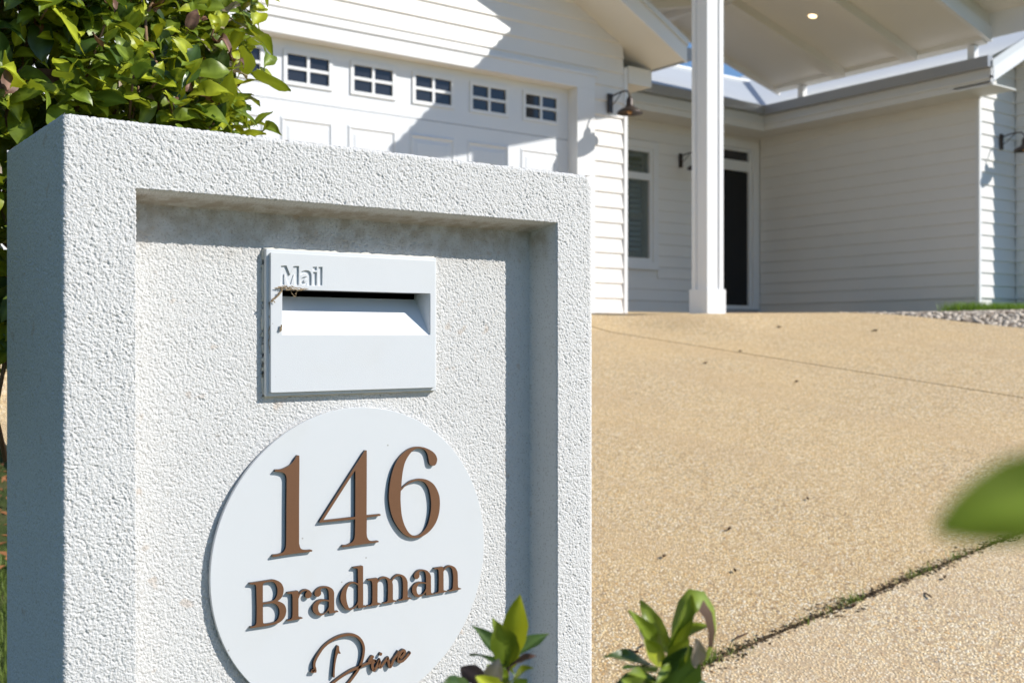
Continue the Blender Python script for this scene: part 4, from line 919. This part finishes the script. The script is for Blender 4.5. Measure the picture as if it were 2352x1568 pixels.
# right flank and inner leaves
for k in range(230):
    z = rs.uniform(-.02, 1.15); y = rs.uniform(1.95, 2.6); x = min(hedge_right(z), .42 * y) + .01 + rs.uniform(-.06, .02)
    shoot(Vector((x, y, z)), (.5, rs.uniform(-.9, .1), rs.uniform(.1, .9)), rs.choice((4, 5, 6)), rs.uniform(.75, 1.1))
for k in range(1150):
    x, z = face_pt(); shoot(Vector((x - .02, 1.9 + .8 * rs.random() ** 1.2, z)), (rs.uniform(-1, 1), rs.uniform(-1, .3), rs.uniform(-.2, 1)), 4, rs.uniform(.8, 1.15))
# upright leaders and old wood
for (x, z0, z1, y) in ((.585, .30, .80, 1.83), (.36, -.2, .6, 1.86), (.50, -.9, .9, 2.05), (.30, -1.15, .9, 2.10), (.66, -1.1, .7, 2.2), (.15, -1.15, .9, 2.05), (.62, .1, .62, 1.90)):
    n = 10; stems.tube([(x + .02 * math.sin(i * 1.3 + x * 9), y + .015 * math.cos(i * 1.1), z0 + (z1 - z0) * i / n) for i in range(n + 1)], [(.013 if z0 < -.5 else .0045) * (1 - .6 * i / n) for i in range(n + 1)], 7)
stems.obj('branches', M['bark'], shrub, smooth=True)
# the leaves that show largest are parts of their own, the rest one mass
RIGHT = Vector((FWD.y, -FWD.x, 0))
def score(m4):
    c = m4 @ Vector((.036, 0, 0)); d = c.dot(FWD); u = c.dot(RIGHT) / d * 2440 + 1176; v = 776 - c.z / d * 2440
    vis = -20 < u < 700 and -20 < v < 420 and not (u > 150 and v > 258 + .12 * (u - 142) + 12)
    return (0 if vis else 10) + c.y + .25 * max(0, c.x - .7)
order = sorted(range(len(LEAVES)), key=lambda i: score(LEAVES[i][0])); single = set(order[:300])
inv = Matrix.Translation(-shrub.location)
bulkV, bulkF, bulkM, bulkR, off = [], [], [], [], 0
cache = {}
for mn in LEAFMATS:
    for k, me in enumerate(LM[mn]):
        co = np.empty(len(me.vertices) * 3); me.vertices.foreach_get('co', co)
        rb = np.empty(len(me.vertices)); me.attributes['rib'].data.foreach_get('value', rb)
        cache[mn, k] = (co.reshape(-1, 3), np.array([p.vertices[:] for p in me.polygons]), rb)
for i, (m4, mn, k) in enumerate(LEAVES):
    if i in single:
        o = bpy.data.objects.new('leaf', LM[mn][k]); COL.objects.link(o); o.parent = shrub; o.matrix_local = inv @ m4
    else:
        co, f, rb = cache[mn, k]; A = np.array(m4); bulkV.append(co @ A[:3, :3].T + A[:3, 3]); bulkF.append(f + off); off += len(co)
        bulkM += [LEAFMATS.index(mn)] * len(f); bulkR.append(rb)
o = npmesh('foliage', np.concatenate(bulkV), np.concatenate(bulkF), [M[x] for x in LEAFMATS], shrub)
o.data.polygons.foreach_set('material_index', bulkM); o.data.attributes.new('rib', 'FLOAT', 'POINT').data.foreach_set('value', np.concatenate(bulkR)); o['kind'] = 'stuff'

# ------------------------------------------------------------------ shoots of the low shrub in front of the pillar
def px(x, y, d):                       # point on the sight line through a 2352-wide picture position, d metres ahead
    return (FWD + RIGHT * ((x - 1176) / 2440) + Vector((0, 0, (776 - y) / 2440))) * d
def sprig(name, label, base, leaves, stem):
    e = empty(name, base, label, 'shrub')
    st = MB(); st.tube(stem, [.0035] * (len(stem) - 2) + [.0024, .0016], 7); st.obj('stem', M['bark'], e, smooth=True)
    for (b, t, wd, mn, fold, curl, up) in leaves:
        b, t = Vector(b), Vector(t); L = (t - b).length
        me = leaf_mesh('blade', M[mn], L / (1 - .22 * curl) if curl > 0 else L, wd, fold, curl, .4, int(L * 1e5) % 97, 9)
        o = link('leaf', me, None, e, True)
        dirv = t - b; m = basis(dirv, up)
        if curl: m = m @ Matrix.Rotation(-math.atan(curl * .55), 4, 'Y')
        o.matrix_local = Matrix.Translation(b - e.location) @ m
    return e
toc = -FWD
def q(x, y): return ((1700 + .5952 * x) / 1.7415, (2200 + .5952 * y) / 1.7415)
def LF(a, b, d1, d2, w, mn, fold=.3, curl=.2, up=None):
    pa, pb = q(*a), q(*b); dm = (d1 + d2) / 2
    return (px(*pa, d1), px(*pb, d2), w * .5952 / 1.7415 * dm / 2440, mn, fold, curl, up or (toc + Vector((0, 0, .6))))
D = .80
A = [LF((590, 690), (635, 300), D, D - .02, 165, 'leaf_lime', .45, .12), LF((560, 780), (318, 505), D, D + .01, 110, 'leaf_dark', .5, .25, Vector((0, 0, 1)) + toc * .4),
     LF((570, 760), (478, 480), D - .01, D - .03, 185, 'leaf_mid', .25, .15), LF((590, 720), (832, 560), D, D + .02, 100, 'leaf_dark', .4, .3, Vector((0, 0, 1)) + toc * .5),
     LF((540, 790), (300, 700), D, D + .02, 75, 'leaf_dark', .4, .3, Vector((0, 0, 1))), LF((560, 800), (752, 710), D - .01, D - .02, 85, 'leaf_brown', .5, .3, Vector((0, 0, 1)) + toc * .3),
     LF((540, 640), (455, 455), D + .01, D + .03, 60, 'leaf_mid', .4, .1), LF((430, 930), (500, 730), D - .04, D - .05, 130, 'leaf_pale', .3, .1),
     LF((330, 960), (120, 900), D - .03, D - .05, 170, 'leaf_dark', .4, .3, Vector((0, 0, 1)) + toc * .5), LF((420, 900), (240, 790), D, D + .02, 120, 'leaf_brown', .5, .2),
     LF((600, 960), (690, 870), D, D - .02, 110, 'leaf_dark', .4, .2), LF((560, 800), (600, 560), D, D - .005, 120, 'leaf_mid', .5, .1),
     LF((560, 880), (415, 770), D - .02, D - .03, 100, 'leaf_mid', .4, .2), LF((570, 900), (720, 790), D - .02, D - .04, 110, 'leaf_mid', .4, .25, Vector((0, 0, 1)) + toc * .6), LF((540, 1000), (340, 850), D - .04, D - .06, 140, 'leaf_lime', .4, .2)]
b0 = px(*q(560, 780), D)
sprig('garden_shrub', 'low shrub sprig with pale scorched leaf standing in front of the address sign', (b0.x + .02, b0.y - .02, -1.33), A,
      [(b0.x + .02, b0.y - .02, -1.35), (b0.x + .01, b0.y - .01, -.8), (b0.x, b0.y, b0.z - .12), px(*q(545, 892), D), b0])
B = [LF((1610, 720), (1365, 400), D - .04, D - .06, 110, 'leaf_mid', .45, .12, toc + Vector((0, 0, .8))), LF((1630, 690), (1448, 335), D - .03, D - .02, 120, 'leaf_mid', .5, .1),
     LF((1640, 700), (1790, 300), D - .05, D - .06, 135, 'leaf_mid', .6, .05, toc + Vector((.5, 0, .2))), LF((1600, 740), (1445, 530), D - .02, D, 95, 'leaf_pale', .4, .1),
     LF((1560, 800), (1200, 715), D - .04, D - .07, 130, 'leaf_dark', .5, .25, Vector((0, 0, 1)) + toc * .4), LF((1580, 830), (1330, 790), D - .05, D - .07, 110, 'leaf_dark', .4, .2, Vector((0, 0, 1))),
     LF((1660, 960), (1790, 640), D - .06, D - .07, 270, 'leaf_dark', .25, .1), LF((1830, 780), (1825, 590), D - .07, D - .09, 105, 'leaf_pale', .4, .1),
     LF((1640, 640), (1900, 500), D - .04, D - .03, 120, 'leaf_mid', .4, .3, Vector((0, 0, 1)) + toc * .3), LF((1560, 860), (1250, 960), D - .06, D - .08, 150, 'leaf_dark', .4, .3, Vector((0, 0, 1)) + toc * .5),
     LF((1640, 760), (1560, 900), D - .07, D - .09, 60, 'leaf_mid', .3, .1), LF((1560, 940), (1900, 900), D - .02, D, 160, 'leaf_dark', .4, .2),
     LF((1600, 770), (1470, 600), D - .05, D - .06, 120, 'leaf_lime', .4, .15), LF((1640, 800), (1770, 590), D - .06, D - .07, 130, 'leaf_mid', .4, .15), LF((1560, 900), (1370, 830), D - .06, D - .08, 130, 'leaf_mid', .4, .25, Vector((0, 0, 1)) + toc * .6), LF((1500, 1000), (1320, 870), D - .07, D - .09, 150, 'leaf_mid', .4, .2)]
b1 = px(*q(1610, 740), D - .04)
e2 = sprig('garden_shrub', 'low shrub sprig with a curled half brown leaf in front of the driveway', (b1.x + .02, b1.y - .02, -1.28), B,
      [(b1.x + .02, b1.y - .02, -1.30), (b1.x + .01, b1.y - .01, -.8), (b1.x, b1.y, b1.z - .12), px(*q(1560, 892), D - .04), b1])
# the curled leaf: a ring-like blade bending over and back down
path = [(1660, 700), (1690, 520), (1745, 380), (1800, 318), (1870, 330), (1930, 420), (1950, 540), (1935, 650), (1900, 740)]
V = []; F = []; rib = []
for i, p_ in enumerate(path):
    u = i / (len(path) - 1); c = px(*q(*p_), D - .055 + .02 * u); wd = .011 * math.sin(math.pi * min(.97, u + .06)) ** .6
    tdir = px(*q(*path[min(i + 1, 8)]), D - .05) - px(*q(*path[max(i - 1, 0)]), D - .05); tdir.normalize()
    side = (toc * .85 + tdir.cross(toc) * .55).normalized()
    for c_, r_ in ((-1, 0), (0, 1), (1, 0)): V.append(c + side * wd * c_ + tdir.cross(side) * (.002 * abs(c_))); rib.append(r_)
for i in range(len(path) - 1):
    for k in range(2): F.append((3 * i + k, 3 * i + k + 1, 3 * i + k + 4, 3 * i + k + 3))
cl = pd('leaf', V, F, M['leaf_mid'], e2, smooth=True); cl.data.attributes.new('rib', 'FLOAT', 'POINT').data.foreach_set('value', [float(x) for x in rib])
cl['label'] = 'leaf curled into a ring'
cl.data.materials.append(M['twig'])
for p_ in cl.data.polygons:
    if p_.index in (9, 11, 13): p_.material_index = 1
# leaf hanging in close to the lens
DC = .15
C = [(px(2640, 1095, DC), px(2150, 1218, DC), .0150, 'leaf_near', .22, .10, Vector((0, 0, 1)) + toc * .9), (px(2620, 1250, DC + .02), px(2420, 1420, DC + .01), .02, 'leaf_dark', .3, .2, toc),
     (px(2640, 1000, DC + .02), px(2560, 760, DC + .03), .02, 'leaf_mid', .3, .2, toc)]
b2 = px(2640, 1110, DC + .01)
sprig('garden_shrub', 'soft-focus green leaf tip of the nearest shrub, over the driveway', (b2.x + .02, b2.y - .02, -1.37), C,
      [(b2.x + .02, b2.y - .02, -1.38), (b2.x + .01, b2.y - .01, -.7), (b2.x + .005, b2.y, b2.z - .15), (b2.x, b2.y, b2.z - .05), b2])

# ------------------------------------------------------------------ grass, gravel, litter
def blades(name, pts, mat, h, wd, label, seed=1, lean=.5, cat='grass'):
    r = random.Random(seed); V = []; F = []
    for (x, y, z) in pts:
        a = r.uniform(0, 6.3); hh = h * r.uniform(.4, 1.2); l = r.uniform(.1, lean) * hh; dx, dy = math.cos(a), math.sin(a); w_ = wd * r.uniform(.6, 1.2)
        n = len(V)
        V += [(x - dy * w_, y + dx * w_, z), (x + dy * w_, y - dx * w_, z), (x + dx * l * .4 + dy * w_ * .7, y + dy * l * .4 - dx * w_ * .7, z + hh * .6), (x + dx * l * .4 - dy * w_ * .7, y + dy * l * .4 + dx * w_ * .7, z + hh * .6), (x + dx * l, y + dy * l, z + hh * .95)]
        F += [(n, n + 1, n + 2, n + 3), (n + 3, n + 2, n + 4)]
    o = pd(name, V, F, mat, smooth=True); return tags(o, label, cat, None, 'stuff')
rg = random.Random(77)
def gz(x, y): return float(ground_z(x, y))
dens = [(2.2 + .18 * k, rg.random()) for k in range(24)]
def joint_pts(n, green):
    out = []
    while len(out) < n:
        x = rg.uniform(1.5, 5.4); k = min(23, max(0, int((x - 2.2) / .18))); t = dens[k][1]
        if rg.random() > (t ** 2.6 if green else .12 + .88 * t * t): continue
        y = JY + rg.gauss(0, .009 + .012 * t); out.append((x, y, gz(x, y) - .012))
    return out
tufts = []
for k in range(17):                                      # rooted tufts
    cx_ = rg.uniform(2.2, 4.6)
    for j in range(int(rg.uniform(12, 60))):
        x, y = cx_ + rg.gauss(0, .020), JY + rg.gauss(0, .010); tufts.append((x, y, gz(x, y) - .008))
blades('joint_grass', tufts + joint_pts(550, True), M['grass'], .042, .0014, 'short green grass growing in the driveway joint', 3, 1.2)
blades('joint_dry_grass', joint_pts(2200, False), M['grass_dry'], .024, .0010, 'dry straw and roots matted in the driveway joint', 4, 1.8, 'dry grass')
cr = MB(); rc = random.Random(15)
for k in range(2600):                                     # crumbs of soil spilling from the joint
    x = rc.uniform(1.6, 5.2); t = dens[min(23, max(0, int((x - 2.2) / .18)))][1]; y = JY + rc.gauss(0, .010 + .028 * t * t); s_ = rc.uniform(.0015, .0050); z = gz(x, y)
    cr.add([(x + s_ * rc.uniform(-1.3, 1.3) * a, y + s_ * rc.uniform(.6, 1.2) * b, z - .002 + s_ * c) for a in (-1, 1) for b in (-1, 1) for c in (0, rc.uniform(.7, 1.4))], BF)
tags(cr.obj('soil_crumbs', M['soil']), 'crumbs of dark soil spilled along the driveway joint', 'soil', None, 'stuff')
# lawn by the right wing
blades('lawn', [(x, y, gz(x, y) - .02) for x, y in ((rg.uniform(10.9, 13.4), rg.uniform(5.9, 7.26)) for _ in range(26000)) if y > 7.55 - .42 * (x - 10.9) - .03 * math.sin(x * 9)], M['lawn_grass'], .15, .004, 'strip of fresh green lawn at the foot of the right wing', 5)
# lawn patch and leaf litter beyond the hedge
blades('verge_grass', [(x, y, gz(x, y) - .062) for x, y in ((rg.uniform(.2, 1.1), rg.uniform(2.7, 4.6)) for _ in range(9000))], M['grass'], .06, .002, 'rough grass growing beside the hedge shrub', 6)
lt = MB()
for k in range(380):
    x, y = rg.uniform(.3, 1.15), rg.uniform(4.3, 6.2); z = gz(x, y) - .05 + rg.uniform(0, .05); a = rg.uniform(0, 6.3); s_ = rg.uniform(.03, .06); c, n_ = math.cos(a), math.sin(a); up = rg.uniform(-.3, .6)
    lt.add([(x, y, z), (x + s_ * .5 * c - .3 * s_ * n_, y + s_ * .5 * n_ + .3 * s_ * c, z + up * s_ * .5 + .008), (x + s_ * c, y + s_ * n_, z + up * s_), (x + s_ * .5 * c + .3 * s_ * n_, y + s_ * .5 * n_ - .3 * s_ * c, z + up * s_ * .5 + .008)], [(0, 1, 2, 3)])
tags(lt.obj('leaf_litter', M['litter']), 'orange brown fallen leaves lying beyond the hedge', 'leaf litter', None, 'stuff')
# river stones in the bed right of the driveway
for nm, mt, cnt, sd, lb in (('pale_gravel', 'stone_a', 2600, 8, 'pale rounded stones filling the bed beside the driveway'), ('brown_gravel', 'stone_b', 1500, 9, 'brown rounded stones mixed into the bed beside the driveway')):
    r = random.Random(sd); sm = MB()
    for k in range(cnt):
        x = r.uniform(8.84, 11.9); y = r.uniform(4.2, 7.6); s_ = r.uniform(.014, .036); z = gz(x, y) - .018; a = r.uniform(0, 3.1); e_ = r.uniform(.6, 1.)
        V = [(x, y, z + s_ * .75)]
        for rr_, zz in ((.7, .62), (1., .1)):
            for j in range(6):
                t = a + j * 1.0472; V.append((x + s_ * rr_ * math.cos(t), y + s_ * rr_ * e_ * math.sin(t), z + s_ * zz))
        sm.add(V, [(0, 1 + j, 1 + (j + 1) % 6) for j in range(6)] + [(1 + j, 7 + j, 7 + (j + 1) % 6, 1 + (j + 1) % 6) for j in range(6)])
    o = sm.obj(nm, M[mt], smooth=True); tags(o, lb, 'gravel', None, 'stuff')

# ------------------------------------------------------------------ dry bits on the driveway
def on_drive(x, y):                    # sight line of a 2352-wide picture position down to the drive
    d = px(x, y, 1.); s_ = .5
    for _ in range(80):
        p = d * s_; e = p.z - gz(p.x, p.y); s_ += e / (abs(d.z) + .16) * .8
    p = d * s_; return p.x, p.y, gz(p.x, p.y)
rt = random.Random(31)
def debris(x, y, ln, ang, kind):
    X, Y, Z = on_drive(x, y); c, s_ = math.cos(ang), math.sin(ang)
    if kind == 'twig':
        pts = [(X + c * ln * (t - .5) + rt.uniform(-.002, .002), Y + s_ * ln * (t - .5) + rt.uniform(-.003, .003), Z + .0035 + .003 * math.sin(t * 3.1)) for t in (0, .25, .5, .75, 1)]
        o = MB().tube(pts, [.0022, .003, .0026, .0022, .0012], 6).obj('twig', M['twig'], smooth=True)
        tags(o, 'thin dry brown twig lying on the driveway', 'twig', 'twigs fallen on the driveway')
    else:
        V = []; F = []
        for i in range(5):
            u = i / 4; w_ = ln * .28 * math.sin(math.pi * (.08 + .84 * u)); zz = Z + .002 + .010 * abs(u - .5)
            for k in (-1, 0, 1): V.append((X + c * ln * (u - .5) - s_ * w_ * k, Y + s_ * ln * (u - .5) + c * w_ * k, zz + .007 * abs(k)))
        for i in range(4):
            for k in range(2): F.append((3 * i + k, 3 * i + k + 1, 3 * i + 3 + k + 1, 3 * i + 3 + k))
        o = pd('dry_leaf', V, F, M['twig'], smooth=True)
        tags(o, 'small dark curled dry leaf on the driveway', 'dry leaf', 'dry leaves fallen on the driveway')
for x, y, ln, a, k in ((1675, 1218, .030, .3, 'leaf'), (1688, 1314, .022, 1.2, 'leaf'), (1525, 1281, .026, .8, 'leaf'), (1620, 835, .05, .5, 'leaf'), (1700, 808, .05, .2, 'leaf'), (1830, 878, .04, .1, 'leaf'),
                       (1855, 1148, .022, 1.1, 'leaf'), (1960, 1395, .03, .2, 'leaf'), (2170, 1330, .02, .6, 'leaf'), (1660, 1512, .07, .12, 'twig'), (1480, 1484, .05, .15, 'twig'),
                       (1705, 1462, .08, .2, 'twig'), (1550, 1542, .13, .25, 'twig'), (2130, 1368, .06, .9, 'twig'), (1455, 1503, .03, 2.4, 'leaf'), (2010, 760, .09, .3, 'leaf'), (1790, 752, .07, .2, 'leaf')):
    debris(x, y, ln, a, k)
